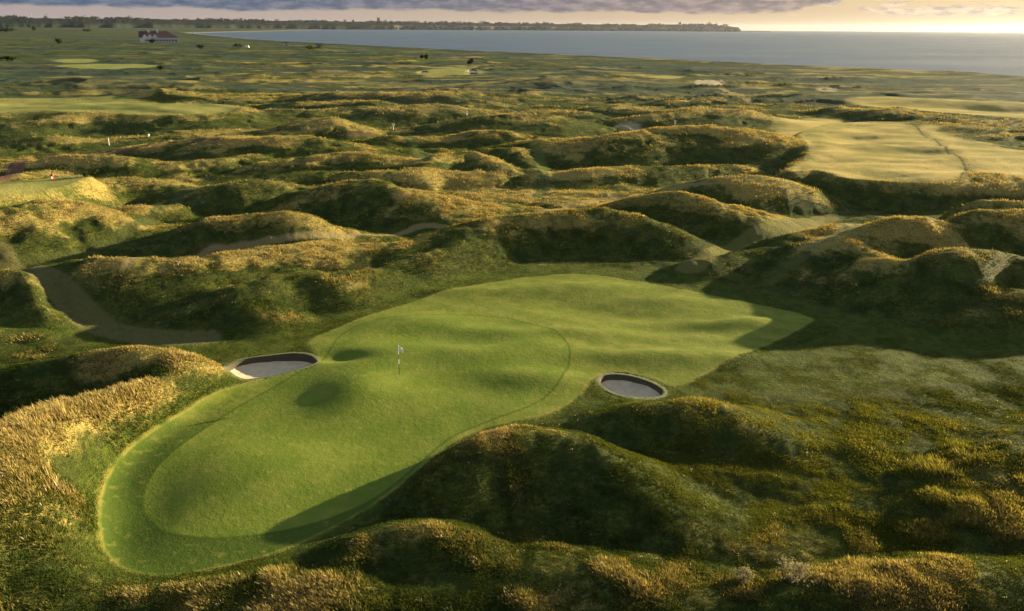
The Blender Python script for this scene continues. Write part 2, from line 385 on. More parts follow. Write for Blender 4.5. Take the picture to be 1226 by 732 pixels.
class NB:
    def __init__(s, nt): s.nt = nt
    def n(s, t, **kw):
        nd = s.nt.nodes.new(t)
        for k, v in kw.items():
            if k.startswith('i_'):
                nd.inputs[int(k[2:])].default_value = v
            else: setattr(nd, k, v)
        return nd
    def l(s, a, b): s.nt.links.new(a, b)
    def math(s, op, a, b=None, c=None, clamp=False):
        nd = s.nt.nodes.new('ShaderNodeMath'); nd.operation = op; nd.use_clamp = clamp
        for i, v in enumerate((a, b, c)):
            if v is None: continue
            if isinstance(v, (int, float)): nd.inputs[i].default_value = v
            else: s.l(v, nd.inputs[i])
        return nd.outputs[0]
    def noise(s, vec, scale, detail=4, rough=.55, dist=0):
        nd = s.nt.nodes.new('ShaderNodeTexNoise')
        nd.inputs['Scale'].default_value = scale; nd.inputs['Detail'].default_value = detail
        nd.inputs['Roughness'].default_value = rough; nd.inputs['Distortion'].default_value = dist
        s.l(vec, nd.inputs['Vector']); return nd.outputs['Fac']
    def mapr(s, v, a, b, c=0., d=1.):
        nd = s.nt.nodes.new('ShaderNodeMapRange'); nd.interpolation_type = 'SMOOTHSTEP'
        s.l(v, nd.inputs[0])
        for i, q in enumerate((a, b, c, d)): nd.inputs[i + 1].default_value = q
        return nd.outputs[0]
    def mix(s, f, a, b, mode='MIX'):
        nd = s.nt.nodes.new('ShaderNodeMix'); nd.data_type = 'RGBA'; nd.blend_type = mode
        for k, v in ((0, f), (6, a), (7, b)):
            if isinstance(v, (int, float)): nd.inputs[k].default_value = v
            elif isinstance(v, tuple): nd.inputs[k].default_value = (*v, 1)
            else: s.l(v, nd.inputs[k])
        return nd.outputs[2]
    def attr(s, name):
        nd = s.nt.nodes.new('ShaderNodeAttribute'); nd.attribute_name = name
        return nd

def simple_mat(name, col, rough=.6, var=.12, scale=3.0, metal=0):
    m, nt = new_mat(name); b = NB(nt)
    tc = b.n('ShaderNodeTexCoord')
    f = b.noise(tc.outputs['Object'], scale)
    c2 = tuple(max(0, c * (1 - var * 2)) for c in col)
    col_o = b.mix(b.mapr(f, .3, .7), tuple(col), c2)
    p = b.n('ShaderNodeBsdfPrincipled'); p.inputs['Roughness'].default_value = rough; p.inputs['Metallic'].default_value = metal
    b.l(col_o, p.inputs['Base Color'])
    o = b.n('ShaderNodeOutputMaterial'); b.l(p.outputs[0], o.inputs[0])
    return m

COLLAR = at(185, 650, 0)
def ground_material():
    m, nt = new_mat('dune_ground'); b = NB(nt)
    pos = b.n('ShaderNodeNewGeometry').outputs['Position']
    pm = b.attr('plan'); pm_s = b.n('ShaderNodeSeparateColor'); b.l(pm.outputs['Color'], pm_s.inputs[0])
    ap, gr, se = pm_s.outputs[0], pm_s.outputs[1], pm_s.outputs[2]
    q = b.attr('plan_b'); qs = b.n('ShaderNodeSeparateColor'); b.l(q.outputs['Color'], qs.inputs[0])
    fa, straw, green_b = qs.outputs[0], qs.outputs[1], qs.outputs[2]
    pc = b.attr('path_col'); pf = b.attr('path_f').outputs['Fac']
    n1 = b.noise(pos, .09, 4); n2 = b.noise(pos, .55, 5, .62); n3 = b.noise(pos, 2.6, 4, .65); n4 = b.noise(pos, 9, 3, .7); n5 = b.noise(pos, .9, 4, .6, .8)
    # rough grass: dark green, olive, straw
    olive = b.mix(b.mapr(n2, .36, .64), ROUGH_DK, ROUGH_OL)
    olive = b.mix(b.mapr(n3, .44, .60, 0, .75), olive, ROUGH_DK)
    st = b.math('ADD', straw, b.math('MULTIPLY', b.math('SUBTRACT', n1, .5), .5))
    st = b.math('ADD', st, b.math('MULTIPLY', b.math('SUBTRACT', n5, .5), 1.2))
    st = b.math('ADD', st, b.math('MULTIPLY', b.math('SUBTRACT', n3, .5), .7))
    rough = b.mix(b.mapr(st, .38, .86), olive, ROUGH_ST)
    rough = b.mix(b.mapr(n4, .38, .66, .0, .6), rough, ROUGH_DK)
    mpn = b.n('ShaderNodeMapping'); mpn.inputs['Scale'].default_value = (.35, 1.6, 1); b.l(pos, mpn.inputs['Vector'])
    stn = b.noise(mpn.outputs[0], .035, 5, .62); stn2 = b.noise(mpn.outputs[0], .016, 4, .6)
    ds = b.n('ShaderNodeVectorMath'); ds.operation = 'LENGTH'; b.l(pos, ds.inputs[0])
    sxx = b.n('ShaderNodeSeparateXYZ'); b.l(pos, sxx.inputs[0]); leftf = b.mapr(b.math('DIVIDE', sxx.outputs[0], ds.outputs['Value']), -.35, .05, .35, 1)  # fewer straw streaks to the left: cloud shade painted into the ground colour
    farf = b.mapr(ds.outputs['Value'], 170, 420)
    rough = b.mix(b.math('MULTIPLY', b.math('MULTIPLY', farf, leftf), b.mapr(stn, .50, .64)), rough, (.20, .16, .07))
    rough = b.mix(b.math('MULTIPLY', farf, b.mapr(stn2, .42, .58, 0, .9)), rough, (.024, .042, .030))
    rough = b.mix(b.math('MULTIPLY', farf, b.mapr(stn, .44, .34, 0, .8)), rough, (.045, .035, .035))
    # heath rust
    rough = b.mix(b.math('MULTIPLY', b.mapr(b.noise(pos, .23, 3), .62, .74), b.mapr(n3, .45, .6, 0, .55)), rough, (.16, .07, .03))
    # semi rough
    semi = b.mix(b.mapr(n5, .35, .65), (.030, .050, .007), (.068, .084, .012))
    semi = b.mix(b.mapr(n4, .4, .75, 0, .3), semi, (.10, .10, .03))
    sf = b.math('MULTIPLY', b.mapr(b.math('ADD', se, b.math('MULTIPLY', b.math('SUBTRACT', n3, .5), 1.6)), -.35, .55, 1, 0), 1)
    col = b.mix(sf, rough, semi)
    # far mown areas
    fw = b.mix(b.mapr(n1, .35, .65), (.22, .19, .050), (.37, .28, .09))
    fw = b.mix(b.mapr(n3, .3, .7, 0, .35), fw, (.12, .12, .028))
    fwg = b.mix(b.mapr(n1, .35, .65), (.13, .145, .038), (.20, .19, .055))
    fw = b.mix(green_b, fw, fwg)
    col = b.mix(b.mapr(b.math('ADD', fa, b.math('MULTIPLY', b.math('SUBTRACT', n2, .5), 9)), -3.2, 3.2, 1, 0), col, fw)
    # apron with mowing wear
    sx = b.n('ShaderNodeSeparateXYZ'); b.l(pos, sx.inputs[0])
    fine = b.noise(pos, 28, 2, .6); dry = b.noise(pos, 1.3, 5, .7)
    band = b.math('SINE', b.math('MULTIPLY', b.math('ADD', b.math('MULTIPLY', sx.outputs[0], .55), b.math('MULTIPLY', sx.outputs[1], .83)), 2.1))
    apc = b.mix(b.mapr(n2, .35, .65), (.110, .132, .019), (.166, .172, .034))
    apc = b.mix(b.mapr(band, -.3, .3, 0, .28), apc, (.06, .10, .01))
    apc = b.mix(b.mapr(n4, .4, .8, 0, .4), apc, (.14, .14, .03))
    apc = b.mix(b.mapr(b.noise(pos, .35, 3), .55, .75, 0, .5), apc, (.17, .16, .03))
    col = b.mix(b.mapr(ap, -.10, .14, 1, 0), col, apc)
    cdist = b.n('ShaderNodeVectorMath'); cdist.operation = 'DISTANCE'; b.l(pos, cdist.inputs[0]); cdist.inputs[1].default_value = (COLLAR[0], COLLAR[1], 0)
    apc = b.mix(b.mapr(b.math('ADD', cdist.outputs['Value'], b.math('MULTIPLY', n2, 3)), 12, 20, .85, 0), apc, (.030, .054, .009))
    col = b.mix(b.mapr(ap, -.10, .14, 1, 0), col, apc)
    # putting surface
    grc = b.mix(b.mapr(b.noise(pos, .3, 3), .35, .65), (.088, .120, .016), (.124, .146, .024))
    grc = b.mix(b.mapr(n3, .45, .8, 0, .35), grc, (.06, .12, .010))
    grc = b.mix(b.mapr(n4, .5, .8, 0, .3), grc, (.16, .17, .03))
    col = b.mix(b.mapr(gr, -.08, .08, 1, 0), col, grc)
    mw = b.mapr(ap, -.1, .1, 1, 0)
    col = b.mix(b.math('MULTIPLY', mw, b.mapr(fine, .35, .70, 0, .45)), col, (.045, .075, .008))
    col = b.mix(b.math('MULTIPLY', mw, b.mapr(dry, .52, .70, 0, .40)), col, (.20, .18, .04))
    col = b.mix(b.math('MULTIPLY', mw, b.mapr(dry, .46, .34, 0, .35)), col, (.055, .095, .010))
    # mower edge line round the putting surface, dry line round the apron
    e1 = b.mapr(b.math('ABSOLUTE', gr), .06, .16, .5, 0)
    col = b.mix(e1, col, (.028, .055, .006))
    e2 = b.mapr(b.math('ABSOLUTE', b.math('ADD', ap, -.12)), .05, .28, .5, 0)
    col = b.mix(b.math('MULTIPLY', e2, b.mapr(n2, .4, .6)), col, (.20, .17, .04))
    # paths and sand
    pedge = b.mapr(b.math('ADD', pf, b.math('MULTIPLY', b.math('SUBTRACT', n3, .5), 1.3)), .30, .85)
    pcol = b.mix(b.mapr(n3, .3, .7, 0, .5), pc.outputs['Color'], b.mix(.5, pc.outputs['Color'], (.05, .06, .02)))
    col = b.mix(pedge, col, pcol)
    p = b.n('ShaderNodeBsdfPrincipled'); p.inputs['Roughness'].default_value = .85
    p.inputs['Specular IOR Level'].default_value = .04
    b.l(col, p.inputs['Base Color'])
    # bump: strong in the rough, fine on mown grass
    mown = b.math('MAXIMUM', b.mapr(ap, 0, .3, 1, 0), b.mapr(fa, 0, 1, .6, 0))
    amp = b.mapr(mown, 0, 1, 1.0, .11)
    cn = lambda v, k: b.math('MULTIPLY', b.math('SUBTRACT', v, .5), k)
    hb = b.math('ADD', cn(n3, .44), cn(n4, .24))
    hb = b.math('ADD', hb, cn(b.noise(pos, 24, 2, .6), .04))
    hb = b.math('ADD', hb, cn(n2, .30))
    hb = b.math('MULTIPLY', hb, amp)
    bp = b.n('ShaderNodeBump'); bp.inputs['Strength'].default_value = .85; bp.inputs['Distance'].default_value = 1.0
    b.l(hb, bp.inputs['Height']); b.l(bp.outputs[0], p.inputs['Normal'])
    o = b.n('ShaderNodeOutputMaterial'); b.l(p.outputs[0], o.inputs[0])
    return m

ROUGH_DK = (.030, .042, .010)
ROUGH_OL = (.100, .104, .020)
ROUGH_ST = (.320, .245, .072)
M_GROUND = ground_material()

def mesh_np(name, V, F, mat, smooth=True, loose_tri=False):
    me = bpy.data.meshes.new(name)
    F = np.asarray(F, np.int32); nf, k = F.shape
    me.vertices.add(len(V)); me.vertices.foreach_set('co', np.asarray(V, np.float32).ravel())
    me.loops.add(nf * k); me.loops.foreach_set('vertex_index', F.ravel())
    me.polygons.add(nf)
    me.polygons.foreach_set('loop_start', np.arange(0, nf * k, k, dtype=np.int32))
    me.polygons.foreach_set('loop_total', np.full(nf, k, np.int32))
    me.polygons.foreach_set('use_smooth', np.full(nf, smooth, bool))
    me.update(calc_edges=True)
    if mat: me.materials.append(mat)
    o = bpy.data.objects.new(name, me); C.objects.link(o)
    return o

def col_attr(me, name, arr):
    a = me.attributes.new(name, 'FLOAT_COLOR', 'POINT')
    full = np.ones((len(me.vertices), 4), np.float32); full[:, :arr.shape[1]] = arr
    a.data.foreach_set('color', full.ravel())

# ------------------------------------------------------------------ ground sheet
def build_ground():
    az_in = np.arange(-37, 37.001, .095)
    az_r = 37 + np.cumsum(np.full(130, .33)); az_r = az_r[az_r < 80]
    az_l = -az_r[az_r < 62]
    coarse_r = np.linspace(az_r[-1] + 2, 180, 34); coarse_l = np.linspace(az_l[-1] - 2, -176, 38)
    AZ = np.radians(np.concatenate([coarse_l[::-1], az_l[::-1], az_in[1:-1], az_r, coarse_r]))
    rs = [1.5]
    while rs[-1] < 9500:
        r = rs[-1]
        rel = .03 if r < 20 else (.0036 if r < 420 else (.006 if r < 1500 else .02))
        rs.append(r * (1 + rel))
    RS = np.array(rs)
    na, nr = len(AZ), len(RS)
    A, RR = np.meshgrid(AZ, RS)
    X = (np.sin(A) * RR).ravel(); Y = (np.cos(A) * RR).ravel()
    H, M = terrain(X, Y)
    Hs = H.copy()
    near_b = np.full(X.shape, False)
    for P, dz in BUNKERS[:2]:
        near_b |= sdf_poly(X, Y, P, 2) < .10
    for P, dz in BUNKERS[2:]:
        near_b |= sdf_poly(X, Y, P, 2) < .3
    Hs[near_b] -= 1.9
    V = np.stack([X, Y, Hs], 1)
    i = np.arange(nr - 1)[:, None] * na; j = np.arange(na)[None, :]
    jn = (j + 1) % na
    F = np.stack([i + j, i + jn, i + na + jn, i + na + j], -1).reshape(-1, 4)[:, ::-1]
    # straw tendency: crests and sunny dry banks
    straw = .17 + .24 * sstep(1.4, 3.8, H) + .06 * sstep(150, 350, np.hypot(X, Y)) - .35 * sstep(400, 1200, np.hypot(X, Y))
    # the dry fringes named by eye
    for (px, py, rad, a) in [(1060,560,9,-.1),(60,560,9,.2),(190,480,7,.15),(60,640,8,.18),(300,700,6,.18),(700,695,8,.12),(840,580,5,.18),(1185,575,5,.5),(1090,690,6,.2),
                             (600,225,20,.4),(720,222,20,.4),(850,160,25,.2),(470,235,12,.12),(200,196,20,.22),(110,265,8,.3),(640,515,4,.25),(500,95,60,.1),(430,700,5,.1),
                             (1000,450,12,-.06),(900,560,10,-.12),(520,600,6,-.12),(800,640,6,-.1),(580,300,14,-.12),(200,350,14,-.12),(40,455,5,-.2)]:
        c = at(px, py, 1.0); straw = straw + a * np.exp(-((X - c[0]) ** 2 + (Y - c[1]) ** 2) / rad ** 2)
    straw = straw + (fbm(X / 11, Y / 11, 66, 3) - .5) * 1.3 + (fbm(X / 3.6, Y / 3.6, 68, 3) - .5) * .6
    Hg = H.reshape(nr, na); cv_ = np.zeros_like(Hg)
    cv_[8:-8] = Hg[8:-8] - .5 * (Hg[16:] + Hg[:-16])
    straw = straw + np.clip(cv_.ravel() * 1.1 * sstep(900, 300, np.hypot(X, Y)), -.22, .34)
    gb = np.zeros_like(X)
    for k in (0, 1, 5, 6, 7, 8): gb = np.maximum(gb, (sdf_poly(X, Y, FAIR[k], 5) < 3) * 1.0)
    pcol = np.zeros((len(X), 3)); pf = np.zeros_like(X)
    TONE = {0: (.22, .17, .075), 1: (.085, .10, .022), 2: (.14, .075, .05), 3: (.125, .112, .042), 4: (.035, .045, .012), 5: (.055, .065, .018), 6: (.10, .095, .035), 7: (.120, .112, .030)}
    pid = np.full(X.shape, -1)
    for k, (P, w, t) in enumerate(PATHS):
        d = dist_line(X, Y, P, w + 3)
        f = sstep(w * .5 + .5, w * .5 - .5, d) if w > 1.1 else sstep(w * .5 + .3, .1, d)
        f = f * {3: .72, 6: .5, 1: .7, 5: .7, 4: .75, 0: .9}.get(t, 1)
        m = (f > pf); pcol[(f > 0) & m] = TONE[t]; pf = np.maximum(pf, f); pid[f > .5] = t
    for P in PINK:
        s = sdf_poly(X, Y, P, 6); f = sstep(1.5, -.5, s); m = f > pf
        f = f * .55; m = f > pf; pcol[(f > 0) & m] = (.16, .065, .055); pf = np.maximum(pf, f)
    for P in SANDS:
        s = sdf_poly(X, Y, P, 20); f = sstep(3, -2, s); m = f > pf
        pcol[(f > 0) & m] = (.34, .29, .18); pf = np.maximum(pf, f)
    sb = sstep(13, 4, M['sh']); m = sb > pf; pcol[(sb > 0) & m] = (.22, .19, .15); pf = np.maximum(pf, sb)
    # keep paths off the mown apron
    pf = pf * sstep(-.2, .3, M['ap'])
    fc = lambda v: v[F].mean(1)
    A_ap, A_gr, A_se, A_fa, A_pf, A_sh = fc(M['ap']), fc(M['gr']), fc(M['se']), fc(M['fa']), fc(pf), fc(M['sh'])
    cls = np.zeros(len(F), int)
    cls[A_sh < 9] = 4
    cls[A_fa < 0] = 3
    cls[A_pf > .5] = np.where(A_sh[A_pf > .5] < 9, 4, 5)
    cls[A_ap < 0] = 2
    cls[A_gr < 0] = 1
    names = {0: 'ground', 1: 'putting_green', 2: 'green_apron', 3: 'fairway', 4: 'beach', 5: 'path'}
    # smooth normals of the whole sheet, shared by the cut pieces
    e1 = V[F[:, 2]] - V[F[:, 0]]; e2 = V[F[:, 3]] - V[F[:, 1]]
    fn = np.cross(e1, e2)
    VN = np.zeros_like(V)
    for k in range(4): 
        for c in range(3): VN[:, c] += np.bincount(F[:, k], fn[:, c], minlength=len(V))
    VN /= np.linalg.norm(VN, axis=1)[:, None] + 1e-12
    plan = np.stack([np.clip(M['ap'], -20, 20), np.clip(M['gr'], -20, 20), np.clip(M['se'], -20, 20)], 1)
    planb = np.stack([np.clip(M['fa'], -20, 20), straw, gb], 1)
    for c, nm in names.items():
        f = F[cls == c]
        if not len(f): continue
        u, inv = np.unique(f, return_inverse=True)
        o = mesh_np(nm, V[u], inv.reshape(f.shape), M_GROUND)
        o['kind'] = 'structure'
        me = o.data
        col_attr(me, 'plan', plan[u]); col_attr(me, 'plan_b', planb[u]); col_attr(me, 'path_col', pcol[u])
        a = me.attributes.new('path_f', 'FLOAT', 'POINT'); a.data.foreach_set('value', pf[u].astype(np.float32))
        me.normals_split_custom_set_from_vertices(VN[u].astype(np.float32))
    return V, straw

V_G, STRAW = build_ground()
print('ground verts', len(V_G))

# ------------------------------------------------------------------ grass tussocks
def grass_material():
    m, nt = new_mat('grass_blades'); b = NB(nt)
    c = b.attr('blade_col').outputs['Color']
    d = b.n('ShaderNodeBsdfDiffuse'); t = b.n('ShaderNodeBsdfTranslucent')
    b.l(c, d.inputs[0])
    c2 = b.mix(1.0, c, (1.0, .86, .5), 'MULTIPLY'); b.l(c2, t.inputs[0])
    mx = b.n('ShaderNodeMixShader'); mx.inputs[0].default_value = .42
    b.l(d.outputs[0], mx.inputs[1]); b.l(t.outputs[0], mx.inputs[2])
    o = b.n('ShaderNodeOutputMaterial'); b.l(mx.outputs[0], o.inputs[0])
    return m
M_GRASS = grass_material()

def blades(cx, cy, cz, size, nb, spread, col, rg, lean=.5, wmul=1.0):
    """independent triangular blades for tufts at (cx,cy,cz): arrays"""
    n = len(cx); idx = np.repeat(np.arange(n), nb); N = len(idx)
    a = rg.uniform(0, 2 * np.pi, N); rad = spread[idx] * np.sqrt(rg.uniform(0, 1, N))
    bx = cx[idx] + np.cos(a) * rad; by = cy[idx] + np.sin(a) * rad; bz = cz[idx] - .02
    h = size[idx] * rg.uniform(.55, 1.15, N)
    w = (.011 + .035 * size[idx]) * rg.uniform(.6, 1.3, N) * wmul * (1 + np.hypot(bx, by) / 90)
    ln = lean * h * rg.uniform(.3, 1.2, N)
    tx = bx + np.cos(a) * ln - .38 * h; ty = by + np.sin(a) * ln - .20 * h; tz = bz + h
    th = rg.uniform(0, np.pi, N)
    wx, wy = np.cos(th) * w, np.sin(th) * w
    V = np.empty((N, 3, 3)); V[:, 0] = np.stack([bx - wx, by - wy, bz], 1); V[:, 1] = np.stack([bx + wx, by + wy, bz], 1)
    V[:, 2] = np.stack([tx, ty, tz], 1)
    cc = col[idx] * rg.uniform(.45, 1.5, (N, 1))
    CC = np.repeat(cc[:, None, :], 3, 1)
    CC[:, :2] *= .62; CC[:, 2] *= 1.25  # foot darkened, tip lightened: sunlit tips painted into the blade colour
    return V.reshape(-1, 3), CC.reshape(-1, 3)

def scatter_grass():
    rg = np.random.RandomState(11)
    Vs, Cs = [], []
    # (r0, r1, count, blades, size)
    LONG = [(60,560,8,1.),(190,480,5,.7),(60,640,7,.9),(300,700,5,.6),(700,700,6,.5),(1185,575,5,1.3),(1090,690,5,.5),(430,705,5,.5)]
    LONG = [(at(a_, b_, 1.0), c_, d_) for a_, b_, c_, d_ in LONG]
    for (r0, r1, cnt, nb, s0, s1, sp) in [(24, 48, 120000, 12, .06, .12, .22), (48, 75, 160000, 7, .08, .14, .27), (75, 120, 150000, 5, .10, .18, .36), (120, 200, 110000, 4, .15, .27, .5), (200, 330, 80000, 3, .22, .38, .8)]:
        wd = 50 if r1 <= 75 else 39; cnt = int(cnt * wd / 38)
        az = np.radians(rg.uniform(-wd, wd, cnt)); rr = np.sqrt(rg.uniform(r0 ** 2, r1 ** 2, cnt))
        x = np.sin(az) * rr; y = np.cos(az) * rr
        # clumping
        k = fbm(x / 1.7, y / 1.7, 61, 3); k2 = fbm(x / 11, y / 11, 66, 3)
        keep = (k + (k2 - .5) * .9) > rg.uniform(-.2, .42, cnt)
        x, y, k2, k = x[keep], y[keep], k2[keep], k[keep]
        H, M = terrain(x, y)
        dl = np.full(x.shape, FAR)
        for P, w, t in PATHS: dl = np.minimum(dl, dist_line(x, y, P, w + 3) - w * .5)
        for P, dz in BUNKERS[:2]: dl = np.minimum(dl, sdf_poly(x, y, P, 3) - .3)
        edge = np.minimum(M['se'] + rg.uniform(-.5, .3, len(x)), np.minimum(M['fa'], dl))
        semi = (edge <= 0) & (M['se'] < .5) & (np.minimum(M['fa'], dl) > 0)
        edge = np.where(semi, 2.0, edge)
        edge = np.where((M['ap'] < .25) | (M['bk'] < .6), -1, edge)
        ok = edge > 0
        x, y, H, k2, edge, k, semi = x[ok], y[ok], H[ok], k2[ok], edge[ok], k[ok], semi[ok]
        k4 = fbm(x / 3.6, y / 3.6, 68, 3)
        rr_ = np.hypot(x, y); off = .030
        conv = np.clip((H - .5 * (terrain(x * (1 + off), y * (1 + off))[0] + terrain(x * (1 - off), y * (1 - off))[0])) * 1.1, -.22, .34)
        n = len(x)
        straw = .16 + .20 * sstep(1.4, 3.8, H) + 1.15 * conv + (k2 - .5) * 1.1 + (k4 - .5) * 1.2 + (k - .5) * .9 + rg.uniform(-.25, .25, n)
        lg = np.zeros(n)
        for (c, rad, a) in LONG: lg = lg + a * np.exp(-((x - c[0]) ** 2 + (y - c[1]) ** 2) / rad ** 2)
        for (px, py, rad, a) in [(60,560,9,.12),(190,480,7,.08),(60,640,8,.1),(300,700,6,.1),(700,695,8,.05),(840,580,5,.2),(1185,575,5,.8),(1090,690,6,.3),(600,225,20,.4),(720,222,20,.4),(850,160,25,.2),(110,265,8,.3),
                                 (900,560,10,-.15),(520,600,6,-.2),(800,640,6,-.15),(580,300,14,-.15),(200,350,14,-.15),(40,455,5,-.3)]:
            c = at(px, py, 1.0); straw = straw + a * np.exp(-((x - c[0]) ** 2 + (y - c[1]) ** 2) / rad ** 2)
        t = sstep(.25, 1.02, straw - .22 * semi)[:, None]
        g = np.array([[.046, .070, .015]]); s = np.array([[.31, .250, .098]]); o = np.array([[.118, .120, .028]])
        col = np.where(t < .5, g + (o - g) * t * 2, o + (s - o) * (t * 2 - 1))
        hc = at(1010, 540, 0); hb = np.exp(-(((x - hc[0]) / 13) ** 2 + ((y - hc[1]) / 11) ** 2) ** 2)[:, None] * sstep(.3, .55, k)[:, None]
        col = col * (1 - .75 * hb) + np.array([[.165, .175, .024]]) * .75 * hb
        fl_ = (rg.uniform(0, 1, n) < .006)[:, None]; col = np.where(fl_, np.array([[.55, .52, .40]]), col)
        col = np.where(semi[:, None], col * .5 + np.array([[.042, .050, .007]]), col)
        size = rg.uniform(s0, s1, n) * (.75 + .5 * t[:, 0] ** 1.5) * (.7 + .7 * sstep(.35, .7, k)) * (1 + 1.6 * lg * sstep(.3, .6, k4)) * np.where(semi, .55, 1) * (.45 + .55 * sstep(0, 1.5, edge))
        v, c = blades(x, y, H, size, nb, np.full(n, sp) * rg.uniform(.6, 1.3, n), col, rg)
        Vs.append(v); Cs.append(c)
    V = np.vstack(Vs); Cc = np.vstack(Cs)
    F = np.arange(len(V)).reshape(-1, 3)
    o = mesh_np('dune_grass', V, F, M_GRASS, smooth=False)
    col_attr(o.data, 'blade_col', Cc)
    o['kind'] = 'stuff'; o['label'] = 'straw and olive tussocks of long grass growing over the dunes'; o['category'] = 'grass'
    print('blades', len(F))
scatter_grass()

# ------------------------------------------------------------------ helpers for things
class MB:
    def __init__(s): s.v = []; s.f = []
    def add(s, vs, fs):
        k = len(s.v); s.v += [tuple(v) for v in vs]; s.f += [tuple(i + k for i in f) for f in fs]
    def box(s, c, d, rz=0):
        x, y, z = d[0] / 2, d[1] / 2, d[2] / 2; ca, sa = math.cos(rz), math.sin(rz)
        vs = []
        for sx, sy, sz in [(-1,-1,-1),(1,-1,-1),(1,1,-1),(-1,1,-1),(-1,-1,1),(1,-1,1),(1,1,1),(-1,1,1)]:
            a, b_ = sx * x, sy * y
            vs.append((c[0] + a * ca - b_ * sa, c[1] + a * sa + b_ * ca, c[2] + sz * z))
        s.add(vs, [(3,2,1,0),(4,5,6,7),(0,1,5,4),(1,2,6,5),(2,3,7,6),(3,0,4,7)])
    def tube(s, pts, rads, n=10, cap=True):
        rings = []
        vs = []; fs = []
        for k, (p, r) in enumerate(zip(pts, rads)):
            p = Vector(p); a = Vector(pts[max(0, k - 1)]); b_ = Vector(pts[min(len(pts) - 1, k + 1)])
            d = (b_ - a).normalized(); u = d.orthogonal().normalized(); w = d.cross(u)
            for i in range(n):
                t = 2 * math.pi * i / n
                vs.append(p + (u * math.cos(t) + w * math.sin(t)) * r)
        for k in range(len(pts) - 1):
            for i in range(n):
                j = (i + 1) % n
                fs.append((k * n + i, k * n + j, (k + 1) * n + j, (k + 1) * n + i))
        if cap: fs.append(tuple(range(n))[::-1]); fs.append(tuple((len(pts) - 1) * n + i for i in range(n)))
        s.add(vs, fs)
    def build(s, name, mat, parent=None, smooth=False):
        me = bpy.data.meshes.new(name); me.from_pydata(s.v, [], s.f); me.update()
        if smooth:
            for p in me.polygons: p.use_smooth = True
        me.materials.append(mat)
        o = bpy.data.objects.new(name, me); C.objects.link(o)
        if parent: o.parent = parent
        return o

def thing(name, label, cat, loc=(0, 0, 0), rz=0, group=None):
    o = bpy.data.objects.new(name, None); C.objects.link(o); o.empty_display_size = .2
    o.location = loc; o.rotation_euler = (0, 0, rz); o['label'] = label; o['category'] = cat
    if group: o['group'] = group
    return o
def tag(o, label, cat, group=None):
    o['label'] = label; o['category'] = cat
    if group: o['group'] = group
    return o

M_WHITE = simple_mat('white_paint', (.78, .78, .76), .5, .05)
M_BLACK = simple_mat('black_paint', (.02, .02, .02), .5, .05)
M_FLAG = simple_mat('white_cloth', (.80, .77, .75), .8, .05)
M_WOOD = simple_mat('weathered_wood', (.09, .07, .05), .8, .2)
M_RED = simple_mat('red_paint', (.45, .02, .02), .5, .1)
M_ROOF = simple_mat('dark_red_tiles', (.05, .018, .018), .8, .25, .6)
M_WALL = simple_mat('white_render', (.48, .50, .53), .7, .04, .4)
M_GLASS = simple_mat('dark_window_glass', (.03, .04, .05), .15, .1)
M_BRICK = simple_mat('pale_brick', (.36, .30, .25), .85, .12, .8)
M_FARWALL = simple_mat('cream_render', (.30, .25, .21), .8, .06, .05)
M_CHALK = simple_mat('chalk_cliff', (.52, .47, .40), .9, .14, .02)
M_CONC = simple_mat('grey_concrete', (.25, .25, .26), .8, .1, .05)
M_STEEL = simple_mat('pale_steel', (.22, .22, .24), .5, .03, .05)

def sand_material():
    m, nt = new_mat('bunker_sand'); b = NB(nt)
    pos = b.n('ShaderNodeNewGeometry').outputs['Position']
    n1 = b.noise(pos, 1.6, 4); n2 = b.noise(pos, 7, 4, .7)
    c = b.mix(b.mapr(n1, .3, .7), (.56, .44, .30), (.45, .35, .23))
    c = b.mix(b.mapr(n2, .5, .75, 0, .4), c, (.22, .18, .14))
    p = b.n('ShaderNodeBsdfPrincipled'); p.inputs['Roughness'].default_value = .9; b.l(c, p.inputs['Base Color'])
    w = b.n('ShaderNodeTexWave'); w.inputs['Scale'].default_value = 3.4; w.inputs['Distortion'].default_value = 3.5; w.inputs['Detail'].default_value = 2
    b.l(pos, w.inputs['Vector'])
    bp = b.n('ShaderNodeBump'); bp.inputs['Distance'].default_value = .05; bp.inputs['Strength'].default_value = .8
    b.l(b.math('ADD', w.outputs['Fac'], b.math('MULTIPLY', n2, 1.4)), bp.inputs['Height']); b.l(bp.outputs[0], p.inputs['Normal'])
    o = b.n('ShaderNodeOutputMaterial'); b.l(p.outputs[0], o.inputs[0]); return m
def turf_wall_material():
    m, nt = new_mat('revetted_turf'); b = NB(nt)
    pos = b.n('ShaderNodeNewGeometry').outputs['Position']
    s = b.n('ShaderNodeSeparateXYZ'); b.l(pos, s.inputs[0])
    n = b.noise(pos, 5, 4, .6)
    z = b.math('ADD', b.math('MULTIPLY', s.outputs[2], 75), b.math('MULTIPLY', n, 3))
    w = b.math('SINE', z)
    c = b.mix(b.mapr(w, -.4, .6), (.05, .038, .022), (.11, .085, .05))
    c = b.mix(b.mapr(n, .5, .7, 0, .6), c, (.06, .07, .02))
    p = b.n('ShaderNodeBsdfPrincipled'); p.inputs['Roughness'].default_value = .95; b.l(c, p.inputs['Base Color'])
    bp = b.n('ShaderNodeBump'); bp.inputs['Distance'].default_value = .03; b.l(b.math('ADD', w, n), bp.inputs['Height']); b.l(bp.outputs[0], p.inputs['Normal'])
    o = b.n('ShaderNodeOutputMaterial'); b.l(p.outputs[0], o.inputs[0]); return m
